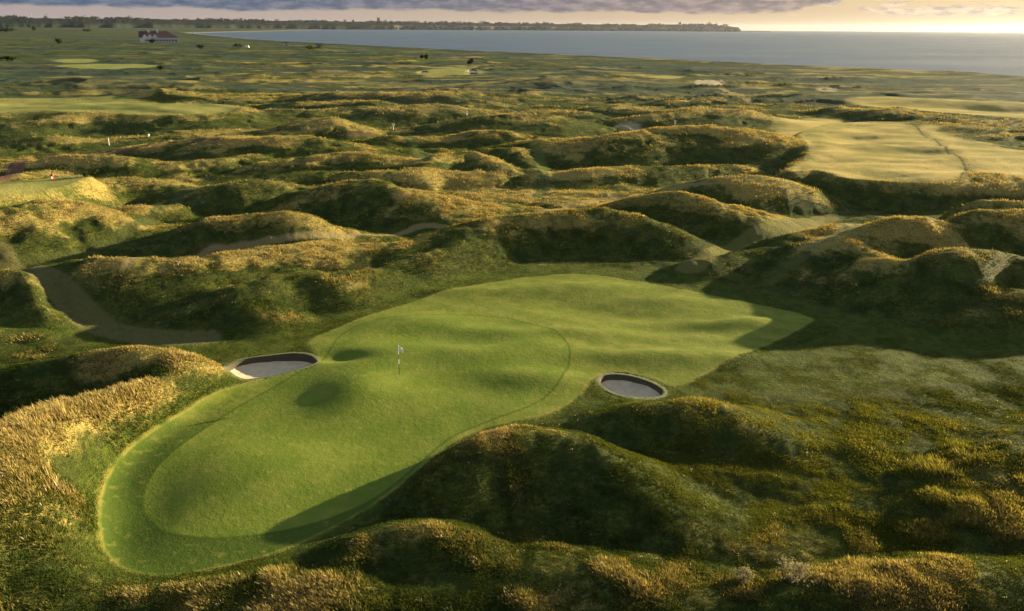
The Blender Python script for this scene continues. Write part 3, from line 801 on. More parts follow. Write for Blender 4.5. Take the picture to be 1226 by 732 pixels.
def lip_material():
    m, nt = new_mat('lip_turf'); b = NB(nt)
    pos = b.n('ShaderNodeNewGeometry').outputs['Position']
    n = b.noise(pos, 3, 4, .65); n2 = b.noise(pos, 14, 3)
    c = b.mix(b.mapr(n, .35, .65), (.04, .06, .010), (.08, .095, .016))
    c = b.mix(b.mapr(n2, .5, .7, 0, .4), c, (.16, .12, .04))
    p = b.n('ShaderNodeBsdfPrincipled'); p.inputs['Roughness'].default_value = .9; b.l(c, p.inputs['Base Color'])
    bp = b.n('ShaderNodeBump'); bp.inputs['Distance'].default_value = .08; b.l(n2, bp.inputs['Height']); b.l(bp.outputs[0], p.inputs['Normal'])
    o = b.n('ShaderNodeOutputMaterial'); b.l(p.outputs[0], o.inputs[0]); return m
M_SAND, M_TURF, M_LIP = sand_material(), turf_wall_material(), lip_material()

def bunker(P, dz, label, detail=True):
    c = P.mean(0)
    t = thing('sand_bunker', label, 'bunker', (c[0], c[1], ground_z(*c)), 0, 'pot bunkers by the greens')
    z0 = ground_z(*c); cz = z0
    n = len(P)
    # outward normals
    T = np.roll(P, -1, 0) - np.roll(P, 1, 0); N = np.stack([T[:, 1], -T[:, 0]], 1); N /= np.linalg.norm(N, axis=1)[:, None]
    if ((P + N * .01 - c) ** 2).sum() < ((P - c) ** 2).sum(): N = -N
    rg = np.random.RandomState(3)
    lipw = .50 if detail else 1.4
    offs = [lipw, lipw * .5, .12, .0]
    rings = []
    for k, o_ in enumerate(offs):
        Q = P + N * o_; Hq, _ = terrain(Q[:, 0], Q[:, 1])
        add = [-.03, .012, .018, .0][k] + (rg.uniform(-.01, .02, n) if k in (1, 2, 3) else 0)
        rings.append(np.column_stack([Q - c, Hq + add - cz]))
    floor_z = dz
    def strip(rs, name, mat):
        V = np.vstack(rs); F = []
        for k in range(len(rs) - 1):
            for i in range(n):
                j = (i + 1) % n; F.append((k * n + i, k * n + j, (k + 1) * n + j, (k + 1) * n + i))
        o = mesh_np(name, V, F, mat); o.parent = t; return o
    strip(rings, 'grass_lip', M_LIP)
    wall = [rings[-1].copy()]
    for k, fz in enumerate((.25, .5, .75, 1.0)):
        Q = P - N * (.05 * (k + 1)); zz = rings[-1][:, 2] * (1 - fz) + (floor_z - .05) * fz
        wall.append(np.column_stack([Q - c, zz]))
    strip(wall, 'turf_wall', M_TURF)
    # sand floor, dished
    Q = P - N * .03; rr = []
    for s in (1, .9, .75, .55, .3, .08, .002):
        q = (Q - c) * s
        zz = floor_z + .30 * s ** 5 - .05 + (fbm((q[:, 0]) * 1.2, q[:, 1] * 1.2, 71, 2) - .5) * .12
        rr.append(np.column_stack([q, zz]))
    o = strip(rr, 'sand', M_SAND)
    return t
bunker(*BUNKERS[0], 'left bunker with its far end wall in shade beside the putting green')
bunker(*BUNKERS[1], 'smaller oval bunker in the apron to the right of the putting green')
bunker(*BUNKERS[2], 'tiny distant bunker, upper of the two right of the pale far green', False)
bunker(*BUNKERS[3], 'tiny distant bunker, lower of the two right of the pale far green', False)
bunker(*BUNKERS[4], 'tiny distant bunker at the left end of the pale far green', False)

# flagstick ---------------------------------------------------------
p = at(478.5, 456, 0); zf = ground_z(*p)
fl = thing('golf_flag', 'white flag on a black and white striped pole standing in the putting green', 'golf flag', (p[0], p[1], zf))
cols = [M_BLACK, M_WHITE, M_BLACK, M_WHITE]
segs = [(0, .85), (.85, 1.25), (1.25, 1.62), (1.62, 2.35)]
for (a, b_), m in zip(segs, cols):
    q = MB(); q.tube([(0, 0, a), (0, 0, b_)], [.018, .018], 10); q.build('pole_section', m, fl)
q = MB(); q.tube([(0, 0, 2.35), (0, 0, 2.38), (0, 0, 2.40)], [.024, .026, .01], 10); q.build('finial', M_WHITE, fl)
V, F = [], []
nx, nz = 14, 8
for i in range(nx + 1):
    for j in range(nz + 1):
        u, v = i / nx, j / nz
        x = u * .34; droop = u ** 1.4 * .26
        V.append((.02 + x, .05 * math.sin(u * 9 + v * 2) * u, 2.33 - v * .38 * (1 - .15 * u) - droop))
for i in range(nx):
    for j in range(nz):
        a = i * (nz + 1) + j; F.append((a, a + nz + 1, a + nz + 2, a + 1))
o = mesh_np('flag', V, F, M_FLAG); o.parent = fl
sm = o.modifiers.new('thick', 'SOLIDIFY'); sm.thickness = .006
q = MB(); q.tube([(0, 0, .004), (0, 0, .010)], [.054, .054], 16); q.build('hole_cup', M_BLACK, fl)

# marker posts and signs -------------------------------------------
def zat(px, py):
    """ground point seen at a pixel (march along the sight line)"""
    q = view_to_ground([(px, py)])[0]
    return q[0], q[1], ground_z(*q)
def post(px, py, h, w, label, top=None, group='marker posts among the dunes', name='marker_post', mat=None):
    x, y, z = zat(px, py)
    t = thing(name, label, 'post', (x, y, z - .02), 0, group)
    q = MB(); q.tube([(0, 0, -.1), (0, 0, h * .9), (0, 0, h * .97), (0, 0, h)], [w, w, w * .85, w * .4], 10); q.build('shaft', mat or M_WHITE, t)
    q = MB(); q.tube([(0, 0, -.02), (0, 0, .08)], [w * 1.5, w * 1.3], 10); q.build('base_collar', M_WOOD, t)
    if top:
        q = MB(); q.box((0, -.03, h), top); q.build('sign_plate', M_WHITE, t)
        q = MB(); q.box((0, -.03 - top[1] / 2 - .006, h), (top[0] * .8, .006, top[2] * .12)); q.build('plate_band', M_BLACK, t)
    return t
post(131, 175, 1.7, .07, 'tall white marker post beside the pink heather strip', None)
post(178.5, 167, .6, .06, 'short white marker box right of the tall white post', (.34, .3, .3), name='marker_box')
post(471, 157, 1.6, .07, 'white sign plate on a thin pole in the dark hollow', (.6, .1, .5), name='hole_sign')
post(559, 140, 1.0, .10, 'small white marker on the shaded slope right of the white sign', (.5, .2, .5), name='marker_box')
post(808, 150, .9, .10, 'small white marker on the crest of the big dark dune', (.5, .2, .4), name='marker_box')
for px, lb in ((644.5, 'left one of two dark timber posts by the track'), (652.5, 'right one of two dark timber posts by the track')):
    x, y, z = zat(px, 223)
    t = thing('timber_post', lb, 'post', (x, y, z), 0, 'pair of dark timber posts')
    q = MB(); q.box((0, 0, .5), (.34, .34, 1.25)); q.build('shaft', M_WOOD, t)
    q = MB(); q.add([(-.2,-.2,1.125),(.2,-.2,1.125),(.2,.2,1.125),(-.2,.2,1.125),(0,0,1.3)], [(0,3,2,1),(0,1,4),(1,2,4),(2,3,4),(3,0,4)]); q.build('cap', M_WOOD, t)
# red tee marker
x, y, z = zat(63, 216)
t = thing('golf_bag', 'small red and white golf bag standing on the raised tee at left', 'golf bag', (x, y, z))
q = MB(); q.tube([(0,0,0),(0.03,0,.2),(.06,0,.75),(.08,0,.9)], [.17,.18,.2,.19], 12); q.build('bag_body', M_RED, t, True)
q = MB(); q.tube([(.0,-.17,.12),(.03,-.19,.5)], [.09,.09], 10); q.build('pocket', M_WHITE, t, True)
for k in range(4):
    q = MB(); q.tube([(.08 + .05 * math.cos(k * 1.6), .05 * math.sin(k * 1.6), .85), (.1 + .1 * math.cos(k * 1.6), .1 * math.sin(k * 1.6), 1.15)], [.012, .012], 6); q.box((.12 + .1 * math.cos(k * 1.6), .1 * math.sin(k * 1.6), 1.17), (.1, .04, .05)); q.build('club', M_BLACK, t)

# shrubs and trees ---------------------------------------------------
def leaf_material(name, c1, c2, tr=.3):
    m, nt = new_mat(name); b = NB(nt)
    g = b.n('ShaderNodeNewGeometry')
    n = b.noise(g.outputs['Position'], 1.3, 3)
    c = b.mix(b.mapr(n, .35, .65), c1, c2)
    d = b.n('ShaderNodeBsdfDiffuse'); t = b.n('ShaderNodeBsdfTranslucent'); b.l(c, d.inputs[0]); b.l(c, t.inputs[0])
    mx = b.n('ShaderNodeMixShader'); mx.inputs[0].default_value = tr
    b.l(d.outputs[0], mx.inputs[1]); b.l(t.outputs[0], mx.inputs[2])
    o = b.n('ShaderNodeOutputMaterial'); b.l(mx.outputs[0], o.inputs[0]); return m
M_LEAF = leaf_material('dark_leaves', (.018, .03, .012), (.04, .055, .02))
M_PALE = leaf_material('pale_seed_heads', (.27, .23, .13), (.18, .16, .07), .3)
M_FARLEAF = leaf_material('far_leaves', (.012, .022, .012), (.022, .035, .016), .0)
M_BARK = simple_mat('bark', (.07, .055, .04), .9, .2)

def shrub(px, py, w, h, label, mat=M_LEAF, n=500, leaf=.12, name='thorn_shrub', cat='shrub', group='dark shrubs dotted over the links', dist=None):
    if dist: 
        x, y, _ = at_dist(px, py, dist); z = ground_z(x, y)
    else: x, y, z = zat(px, py)
    t = thing(name, label, cat, (x, y, z - .05), 0, group)
    rg = np.random.RandomState(int(px * 7 + py))
    q = MB()
    tips = []
    for k in range(7):
        a = rg.uniform(0, 6.28); e = rg.uniform(.3, .9)
        tip = (math.cos(a) * w * .36 * e, math.sin(a) * w * .36 * e, h * rg.uniform(.5, .85)); tips.append(tip)
        q.tube([(0, 0, 0), (tip[0] * .4, tip[1] * .4, tip[2] * .5), tip], [.05 * h, .03 * h, .01 * h], 6)
    q.build('stem', M_BARK, t)
    cl = [np.array(tp) for tp in tips] + [rg.normal(0, 1, 3) * (w * .22, w * .22, h * .12) + (0, 0, h * .5) for _ in range(8)]
    P = np.array([cl[rg.randint(len(cl))] + rg.normal(0, 1, 3) * (w * .11, w * .11, h * .11) for _ in range(n)])
    P[:, 2] = np.clip(P[:, 2], .03, None)
    d1 = rg.normal(0, 1, (n, 3)); d1 /= np.linalg.norm(d1, axis=1)[:, None]
    d2 = np.cross(d1, rg.normal(0, 1, (n, 3))); d2 /= np.linalg.norm(d2, axis=1)[:, None]
    s = leaf * rg.uniform(.6, 1.4, (n, 1))
    V = np.stack([P - d1 * s, P + d2 * s * .5, P + d1 * s, P - d2 * s * .5], 1).reshape(-1, 3)
    o = mesh_np('foliage', V, np.arange(4 * n).reshape(-1, 4), mat, False); o.parent = t
    return t
shrub(112, 213, 2.6, 1.7, 'dark bushy shrub at the right end of the raised tee', n=900, leaf=.13)
shrub(104, 213, 1.5, .9, 'low dark shrub just left of the bushy one by the tee', n=400, leaf=.1)
shrub(888, 696, 1.0, .75, 'pale feathery weed clump, left one of two at the foot of the dune', M_PALE, 700, .05, 'weed_clump', 'weed', 'pale weed clumps')
shrub(952, 694, 1.9, .8, 'wider pale feathery weed clump, right one of two at the foot of the dune', M_PALE, 1200, .05, 'weed_clump', 'weed', 'pale weed clumps')
shrub(71, 54, 9, 7.5, 'round dark tree on the far links left of the clubhouse', n=400, leaf=.9)
shrub(9, 73, 9, 3.2, 'far dark shrub at the left edge of the links', n=400, leaf=.8)
shrub(193, 86, 4.0, 3.2, 'dark round shrub on the dry pale strip', n=400, leaf=.35)
shrub(240, 58, 8, 3.6, 'dark shrub to the right of the clubhouse', n=300, leaf=1.0)
shrub(183, 52.5, 8, 5, 'dark tree in front of the white clubhouse wall', n=300, leaf=1.0)
shrub(563, 78, 5, 4.4, 'dark shrub near the shore behind the pale far green', n=400, leaf=.5)
shrub(505, 72, 3, 4, 'small dark shrub near the shore, left one of a pair', n=300, leaf=.5)
shrub(510.5, 72, 3, 4.6, 'small dark shrub near the shore, right one of a pair', n=300, leaf=.5)
shrub(284, 57, 10, 4, 'dark shrub just left of the distant white van', n=250, leaf=.8)
shrub(41, 33, 16, 18, 'pointed dark tree on the far left skyline of the links', n=300, leaf=1.6, dist=3300)
shrub(103, 33.5, 26, 10, 'low dark tree clump far beyond the links', n=300, leaf=2, dist=3300)
shrub(6, 36, 60, 13, 'wide dark copse at the far left beyond the links', n=900, leaf=2, dist=2900)
shrub(370, 60, 12, 5, 'small dark shrub by the shore right of the van', n=250, leaf=.8)

# clubhouse ----------------------------------------------------------
def clubhouse():
    D = 1350.
    c = at_dist(191, 52, D); z = ground_z(c[0], c[1])
    L = 46 / FPX * D * .80; s = L / 46.        # metres per 46 units
    ang = math.atan2(-c[0], c[1])
    t = thing('clubhouse', 'long white clubhouse with a dark red hipped roof standing alone on the links', 'building', (c[0], c[1], z), ang)
    W, D2, hw, hr = L, 20, 7.5, 9
    q = MB(); q.box((0, 0, hw / 2), (W, D2, hw)); q.box((-W * .43, -D2 * .6, hw * .42), (W * .12, D2 * .3, hw * .84)); wl = q.build('wall', M_WALL, t)
    # roof: gable at left, hip sloping long at right
    ov = 1.2; x0, x1 = -W / 2 - ov, W / 2 + ov; y0, y1 = -D2 / 2 - ov, D2 / 2 + ov; z0 = hw; z1 = hw + hr
    q = MB(); q.add([(x0,y0,z0),(x1,y0,z0),(x1,y1,z0),(x0,y1,z0),(x0+1,0,z1),(W*.22,0,z1)], [(0,1,5,4),(1,2,5),(2,3,4,5),(3,0,4),(0,3,2,1)])
    rf = q.build('roof', M_ROOF, t)
    for cx in (-W * .485, -W * .02, -W * .25):
        q = MB(); q.box((cx, 1.5 if cx < -20 else -2, z1 - 1.0), (2.4, 2.0, 6.0)); q.box((cx, 1.5 if cx < -20 else -2, z1 + 2.2), (2.9, 2.5, .5)); q.build('chimney', M_WALL, rf)
    for k in range(3):
        cx = -W * .36 + k * W * .13
        q = MB(); zz = hw - 1.4
        q.add([(cx-3,y0-.3,zz),(cx+3,y0-.3,zz),(cx+3,y0-.3,zz+2.6),(cx,y0-.3,zz+5.4),(cx-3,y0-.3,zz+2.6),(cx-3,-2,zz),(cx+3,-2,zz),(cx+3,-2,zz+2.6),(cx,-2,zz+5.4),(cx-3,-2,zz+2.6)],
              [(0,1,2,3,4),(5,9,8,7,6),(0,5,6,1),(1,6,7,2),(2,7,8,3),(3,8,9,4),(4,9,5,0)]); q.build('dormer', M_WALL, rf)
    for k in range(12):
        cx = -W * .44 + k * W * .08
        q = MB(); q.box((cx, -D2 / 2 - .12, 3.1), (3.0, .2, 3.0)); f = q.build('window', M_GLASS, t)
        q = MB(); q.box((cx, -D2 / 2 - .25, 3.1), (.25, .12, 3.0)); q.box((cx, -D2 / 2 - .30, 1.5), (3.4, .3, .3)); q.build('window_frame', M_WHITE, f)
    q = MB(); q.box((W * .465, -D2 / 2 - .14, 1.7), (1.6, .2, 3.4)); q.build('door', M_WOOD, t)
clubhouse()

def far_house(px, dist, w, d, h, label, wall=M_WALL, name='house', group=None, z=None, roof=True, rz=0):
    c = at_dist(px, 40, dist)
    zz = ground_z(c[0], c[1]) if z is None else z
    ang = math.atan2(-c[0], c[1]) + rz
    t = thing(name, label, 'building', (c[0], c[1], zz), ang, group)
    q = MB(); q.box((0, 0, h / 2), (w, d, h)); q.build('wall', wall, t)
    q = MB()
    if roof:
        q.add([(-w*.53,-d*.55,h),(w*.53,-d*.55,h),(w*.53,d*.55,h),(-w*.53,d*.55,h),(-w*.4,0,h*1.45),(w*.4,0,h*1.45)], [(0,1,5,4),(1,2,5),(2,3,4,5),(3,0,4),(0,3,2,1)])
        q.build('roof', M_ROOF, t)
    else:
        q.box((0, 0, h + h * .03), (w * 1.02, d * 1.02, h * .06)); q.build('parapet', M_CONC, t)
    n = max(2, int(w / (h * .55)))
    for k in range(min(n, 8)):
        q = MB(); q.box((-w / 2 + (k + .5) * w / n, -d / 2 - h * .01, h * .55), (w / n * .45, h * .02, h * .34)); q.build('window', M_GLASS, t)
    return t
far_house(238, 1180, 3.2, 3, 2.6, 'small white hut beside the dark shrub right of the clubhouse', name='hut')
# white van by the clubhouse road
x, y, z = zat(296, 58)
t = thing('parked_van', 'white van parked far off near the shore', 'van', (x, y, z), 0); t.scale = (.6, .6, .6)
q = MB(); q.add([(-4,-1.6,.6),(4,-1.6,.6),(4,1.6,.6),(-4,1.6,.6),(-4,-1.6,4.2),(2.4,-1.6,4.2),(2.4,1.6,4.2),(-4,1.6,4.2),(3.4,-1.6,2.4),(3.4,1.6,2.4),(4,-1.6,2.1),(4,1.6,2.1)],
    [(3,2,1,0),(4,5,6,7),(0,1,10,8,5,4),(2,3,7,6,9,11),(5,8,9,6),(8,10,11,9),(1,2,11,10),(3,0,4,7)]); q.build('body', M_WHITE, t)
q = MB(); q.box((1.9, -1.63, 3.0), (1.6, .06, 1.1)); q.build('side_window', M_GLASS, t)
for sx in (-2.5, 2.5):
    for sy in (-1.5, 1.5):
        q = MB(); q.tube([(sx, sy - .2, .6), (sx, sy + .2, .6)], [.6, .6], 14); q.build('wheel', M_BLACK, t)
for (px, py, w, lb) in [(343, 53.6, 9, 'low white boathouse at the water edge'), (382, 57, 8, 'low grey shed on the dune edge by the shore')]:
    x, y, z = zat(px, py + 1)
    t = thing('shed', lb, 'shed', (x, y, z), math.atan2(-x, y))
    q = MB(); q.box((0, 0, 1.3), (w, 5, 2.6)); q.build('wall', M_WALL if 'white' in lb else M_CONC, t)
    q = MB(); q.add([(-w*.53,-2.8,2.6),(w*.53,-2.8,2.6),(w*.53,2.8,2.6),(-w*.53,2.8,2.6),(-w*.53,0,4),(w*.53,0,4)], [(0,1,5,4),(1,2,5),(2,3,4,5),(3,0,4),(0,3,2,1)]); q.build('roof', M_ROOF, t)
    q = MB(); q.box((0, -2.53, 1.0), (1.4, .08, 2.0)); q.build('door', M_WOOD, t)

# ------------------------------------------------------------------ sea
def sea_material():
    m, nt = new_mat('sea_water'); b = NB(nt)
    pos = b.n('ShaderNodeNewGeometry').outputs['Position']
    mp = b.n('ShaderNodeMapping'); mp.inputs['Scale'].default_value = (.6, 1.3, 1); mp.inputs['Rotation'].default_value = (0, 0, .3); b.l(pos, mp.inputs['Vector'])
    n1 = b.noise(mp.outputs[0], .5, 5, .6); n2 = b.noise(mp.outputs[0], .05, 4, .6); n3 = b.noise(mp.outputs[0], .006, 3)
    p = b.n('ShaderNodeBsdfPrincipled')
    at_ = b.attr('shore').outputs['Fac']
    foam = b.math('MULTIPLY', b.mapr(at_, 4, 13, 1, 0), b.mapr(n2, .35, .6, .35, 1))
    surf = b.math('MULTIPLY', b.mapr(b.math('SINE', b.math('MULTIPLY', b.math('ADD', at_, b.math('MULTIPLY', n2, 30)), .16)), .75, .97), b.mapr(at_, 12, 85, .38, 0))
    col = b.mix(b.mapr(n3, .35, .65), (.030, .055, .085), (.05, .075, .10))
    col = b.mix(b.math('MAXIMUM', foam, surf), col, (.70, .70, .70))
    b.l(col, p.inputs['Base Color'])
    rr = b.mapr(n3, .3, .7, .42, .56); b.l(rr, p.inputs['Roughness']); p.inputs['IOR'].default_value = 1.33
    bp = b.n('ShaderNodeBump'); bp.inputs['Distance'].default_value = 1.0; bp.inputs['Strength'].default_value = .35
    b.l(b.math('ADD', b.math('MULTIPLY', n1, .5), b.math('MULTIPLY', n2, 1.6)), bp.inputs['Height']); b.l(bp.outputs[0], p.inputs['Normal'])
    o = b.n('ShaderNodeOutputMaterial'); b.l(p.outputs[0], o.inputs[0]); return m
def build_sea():
    az = np.radians(np.concatenate([np.arange(-75, -40, 2.), np.arange(-40, 60, .25), np.arange(60, 150, 3.)]))
    rs = 250 * (1.012 ** np.arange(0, 400)); rs = rs[rs < 27000]
    A, RR = np.meshgrid(az, rs); X = (np.sin(A) * RR).ravel(); Y = (np.cos(A) * RR).ravel()
    sh = -shore_sd(X, Y)
    na = len(az); i = np.arange(len(rs) - 1)[:, None] * na; j = np.arange(na - 1)[None, :]
    F = np.stack([i + j, i + na + j, i + na + j + 1, i + j + 1], -1).reshape(-1, 4)[:, ::-1]
    keep = sh[F].max(1) > -60
    F = F[keep]; u, inv = np.unique(F, return_inverse=True)
    V = np.stack([X, Y, np.full_like(X, SEA)], 1)[u]
    o = mesh_np('sea', V, inv.reshape(F.shape), sea_material()); o['kind'] = 'structure'
    a = o.data.attributes.new('shore', 'FLOAT', 'POINT'); a.data.foreach_set('value', sh[u].astype(np.float32))
build_sea()

# ------------------------------------------------------------------ far coast
def far_coast():
    m, nt = new_mat('far_land'); b = NB(nt)
    pos = b.n('ShaderNodeNewGeometry').outputs['Position']; nrm = b.n('ShaderNodeNewGeometry')
    s = b.n('ShaderNodeSeparateXYZ'); b.l(nrm.outputs['Normal'], s.inputs[0])
    n = b.noise(pos, .004, 5, .6); n2 = b.noise(pos, .02, 3)
    c = b.mix(b.mapr(n, .4, .6), (.008, .015, .012), (.018, .021, .016)); c = b.mix(b.mapr(n2, .5, .7, 0, .7), c, (.012, .02, .012))
    cl = b.attr('cliff').outputs['Fac']
    c = b.mix(b.math('MULTIPLY', cl, b.mapr(n2, .42, .55)), c, (.11, .10, .09))
    p = b.n('ShaderNodeBsdfPrincipled'); p.inputs['Specular IOR Level'].default_value = 0; p.inputs['Roughness'].default_value = .9; b.l(c, p.inputs['Base Color'])
    o = b.n('ShaderNodeOutputMaterial'); b.l(p.outputs[0], o.inputs[0])
    # profile: (px, distance, height)
    prof = [(-900,7500,95),(-500,7800,100),(0,8300,100),(150,9000,108),(300,10300,108),(420,11200,108),(550,11600,105),(650,11800,100),(740,11900,88),(800,11900,98),(840,11900,102),(870,11900,86),(884,11900,60),(888,11900,12)]
    px = np.array([a[0] for a in prof], float); ds = np.array([a[1] for a in prof], float); hs = np.array([a[2] for a in prof], float)
    N = 900; q = np.interp(np.linspace(0, 1, N), np.linspace(0, 1, len(px)), px) if False else np.linspace(px[0], px[-1], N)
    D = np.interp(q, px, ds); Hh = np.interp(q, px, hs)
    rg = np.random.RandomState(2)
    D = D + (fbm(q / 30, q * 0, 81, 4) - .5) * 500
    Hh = Hh * (.94 + .12 * fbm(q / 25, q * 0 + 3, 82, 4))
    xy = []
    for a, d in zip(q, D):
        v = at_dist(a, 34, d); v = v[:2] / np.hypot(*v[:2]); xy.append(v)
    xy = np.array(xy)
    layers = [(0, 0, SEA - 4), (12, .30, 0), (60, .42, 0), (400, .60, 0), (1100, .85, 0), (1900, 1.0, 0), (3200, 1.0, 0), (4200, .0, 0)]
    V = []; cf = []
    for k, (off, hf, base) in enumerate(layers):
        R_ = (D + off + (fbm(q / 12, q * 0 + k, 90 + k, 3) - .5) * min(off, 300) * .6)[:, None]
        clff = sstep(430, 470, q) * (.75) + sstep(780, 840, q) * .25
        hfk = hf if k not in (1, 2) else hf * (1 + .3 * clff)
        z = Hh * hfk + (base if k == 0 else SEA)
        z = z * (1 + (fbm(q / 8, q * 0 + 5 * k, 70 + k, 3) - .5) * .12)
        V.append(np.column_stack([xy * R_, z])); cf.append(clff if k in (0, 1, 2) else q * 0)
    V = np.vstack(V); cf = np.concatenate(cf)
    i = np.arange(len(layers) - 1)[:, None] * N; j = np.arange(N - 1)[None, :]
    F = np.stack([i + j, i + j + 1, i + N + j + 1, i + N + j], -1).reshape(-1, 4)
    o = mesh_np('hills', V, F, m); o['kind'] = 'structure'
    a = o.data.attributes.new('cliff', 'FLOAT', 'POINT'); a.data.foreach_set('value', cf.astype(np.float32))
    return lambda a, off: (np.append(at_dist(a, 34, 1.)[:2] / np.hypot(*at_dist(a, 34, 1.)[:2]) * (np.interp(a, q, D) + off), SEA + np.interp(a, q, Hh) * np.interp(off, [l[0] for l in layers], [l[1] for l in layers])))
coast = far_coast()
def coast_trees():
    rg = np.random.RandomState(8)
    Vs = []; 
    for k in range(520):
        px = rg.uniform(-60, 870)
        dens = fbm(np.array([px / 25.]), np.array([2.]), 5, 3)[0]
        if dens < rg.uniform(.3, .6): continue
        off = rg.uniform(1700, 2300) if rg.rand() < .6 else rg.uniform(100, 1500)
        p = coast(px, off); w = rg.uniform(20, 75); h = rg.uniform(8, 24) if rg.rand() < .88 else 34
        n = 60
        P = rg.normal(0, 1, (n, 3)) * (w * .4, w * .4, h * .30) + p + (0, 0, h * .35)
        d1 = rg.normal(0, 1, (n, 3)); d1 /= np.linalg.norm(d1, axis=1)[:, None]; d2 = np.cross(d1, rg.normal(0, 1, (n, 3))); d2 /= np.linalg.norm(d2, axis=1)[:, None]
        s = 6.0
        Vs.append(np.stack([P - d1 * s, P + d2 * s, P + d1 * s, P - d2 * s], 1).reshape(-1, 3))
    V = np.vstack(Vs)
    o = mesh_np('far_woodland', V, np.arange(len(V)).reshape(-1, 4), M_FARLEAF, False)
    o['kind'] = 'stuff'; o['label'] = 'dark line of woodland along the top of the far coast'; o['category'] = 'woodland'
coast_trees()
def coast_building(px, off, w, d, h, label, wall=M_FARWALL, name='seafront_building', group='pale buildings on the far coast', roof=False, extra=None):
    p = coast(px, off)
    t = thing(name, label, 'building', tuple(p - np.array([0, 0, 3])), math.atan2(-p[0], p[1]), group)
    q = MB(); q.box((0, 0, h / 2), (w, d, h)); wl = q.build('wall', wall, t)
    q = MB()
    if roof: q.add([(-w*.52,-d*.55,h),(w*.52,-d*.55,h),(w*.52,d*.55,h),(-w*.52,d*.55,h),(-w*.42,0,h*1.5),(w*.42,0,h*1.5)], [(0,1,5,4),(1,2,5),(2,3,4,5),(3,0,4),(0,3,2,1)]); q.build('roof', M_ROOF, t)
    else: q.box((0, 0, h + .6), (w * 1.02, d * 1.02, 1.2)); q.build('roof', M_CONC, t)
    rows = max(1, int(h / 9))
    for k in range(rows):
        q = MB(); q.box((0, -d / 2 - .3, (k + .5) * h / rows), (w * .86, .5, h / rows * .34)); q.build('window_band', M_GLASS, t)
    return t
coast_building(453.5, 2000, 42, 40, 66, 'dark square tower block alone on the far skyline', M_CONC, 'tower_block', None)
coast_building(485, 1990, 50, 25, 14, 'low dark block right of the skyline tower', M_CONC)
rgc = random.Random(4)
spots = [(493,500,60,14),(505,480,40,12),(520,560,70,12),(540,430,60,12),(566,900,90,14),(578,850,40,12),(742,600,110,13),(765,500,60,14),(780,560,90,12),(795,650,50,12),
         (836,500,80,16),(843,700,60,20),(850,480,90,18),(856,760,30,26),(860,520,40,18),(866,700,50,16),(871,520,40,14),(848,980,50,16),(829,760,50,14),(352,700,80,12),(120,700,60,14),(127,760,50,14)]
order = ['first','second','third','fourth','fifth','sixth','seventh','eighth','ninth','tenth','eleventh','twelfth','thirteenth','fourteenth','fifteenth','sixteenth','seventeenth','eighteenth','nineteenth','twentieth','twenty-first','twenty-second']
rank = {s: k for k, s in enumerate(sorted(spots))}
for s in spots:
    px, off, w, h = s
    coast_building(px, off, w, 30, h, f'small pale building on the far coast, {order[rank[s]]} counted from the left', M_FARWALL, roof=(int(px) % 2 == 0))
# church-like spire on headland
p = coast(848.5, 1500); t = thing('church_tower', 'thin dark spire rising from the headland town', 'building', tuple(p), 0)
q = MB(); q.box((0, 0, 14), (16, 16, 28)); q.build('tower', M_CONC, t)
q = MB(); q.add([(-8,-8,28),(8,-8,28),(8,8,28),(-8,8,28),(0,0,56)], [(0,1,4),(1,2,4),(2,3,4),(3,0,4),(0,3,2,1)]); q.build('spire', M_CONC, t)
p = coast(814, 1500)
t = thing('gasholder', 'dark domed round building on the headland skyline', 'building', tuple(p), 0)
q = MB(); q.tube([(0,0,0),(0,0,30)], [26, 26], 20); q.build('drum', M_CONC, t)
q = MB(); q.tube([(0,0,30.2),(0,0,38),(0,0,43),(0,0,45)], [26.5, 21, 12, 3], 20); q.build('dome', M_CONC, t)
for px, h, lb in ((40.5, 62, 'tall thin mast on the far left skyline'), (82.5, 30, 'shorter mast on the far left skyline')):
    p = coast(px, 1900); t = thing('radio_mast', lb, 'mast', tuple(p), 0, 'masts on the skyline')
    q = MB(); q.tube([(0,0,0),(0,0,h)], [3.2, 1.6], 6); q.build('pole', M_CONC, t)
    q = MB(); q.tube([(0,0,h * .55),(0,0,h*.62)], [4.5, 4.5], 8); q.build('aerial_drum', M_CONC, t)
# breakwater beyond the headland
q = MB(); 
for k in range(24):
    a = at_dist(884 + k * 1.6, 34, 12100 + k * 10); q.box((a[0], a[1], SEA + 2 + (k % 3) * .8), (26, 22, 12), k * .5)
tag(q.build('breakwater', M_CONC), 'low dark breakwater running out from the headland', 'breakwater')

# wind turbines -------------------------------------------------------
def turbine(px, dist, label, src=None):
    p = at_dist(px, 34, dist); loc = (p[0], p[1], SEA)
    if src is None:
        t = thing('wind_turbine', label, 'wind turbine', loc, math.atan2(-p[0], p[1]), 'offshore wind turbines on the horizon')
        q = MB(); q.tube([(0,0,-3),(0,0,78)], [4.0, 2.6], 10); q.build('tower', M_STEEL, t)
        q = MB(); q.box((0, 1, 80), (5, 12, 5)); q.build('nacelle', M_STEEL, t)
        hb = MB(); hb.tube([(0, -8, 80), (0, -5, 80)], [1.5, 2.5], 10); hub = hb.build('hub', M_STEEL, t)
        for k in range(3):
            a = k * 2 * math.pi / 3 + .5; d = Vector((math.sin(a), 0, math.cos(a)))
            q = MB(); q.tube([Vector((0,-6.5,80)), Vector((0,-6.5,80)) + d * 16, Vector((0,-6.5,80)) + d * 44], [2.0, 2.2, .8], 6); q.build('blade', M_STEEL, t)
        return t
    t = src.copy(); C.objects.link(t); t.location = loc; t.rotation_euler = (0, 0, math.atan2(-p[0], p[1])); t['label'] = label
    for ch in src.children:
        c = ch.copy(); C.objects.link(c); c.parent = t
    return t
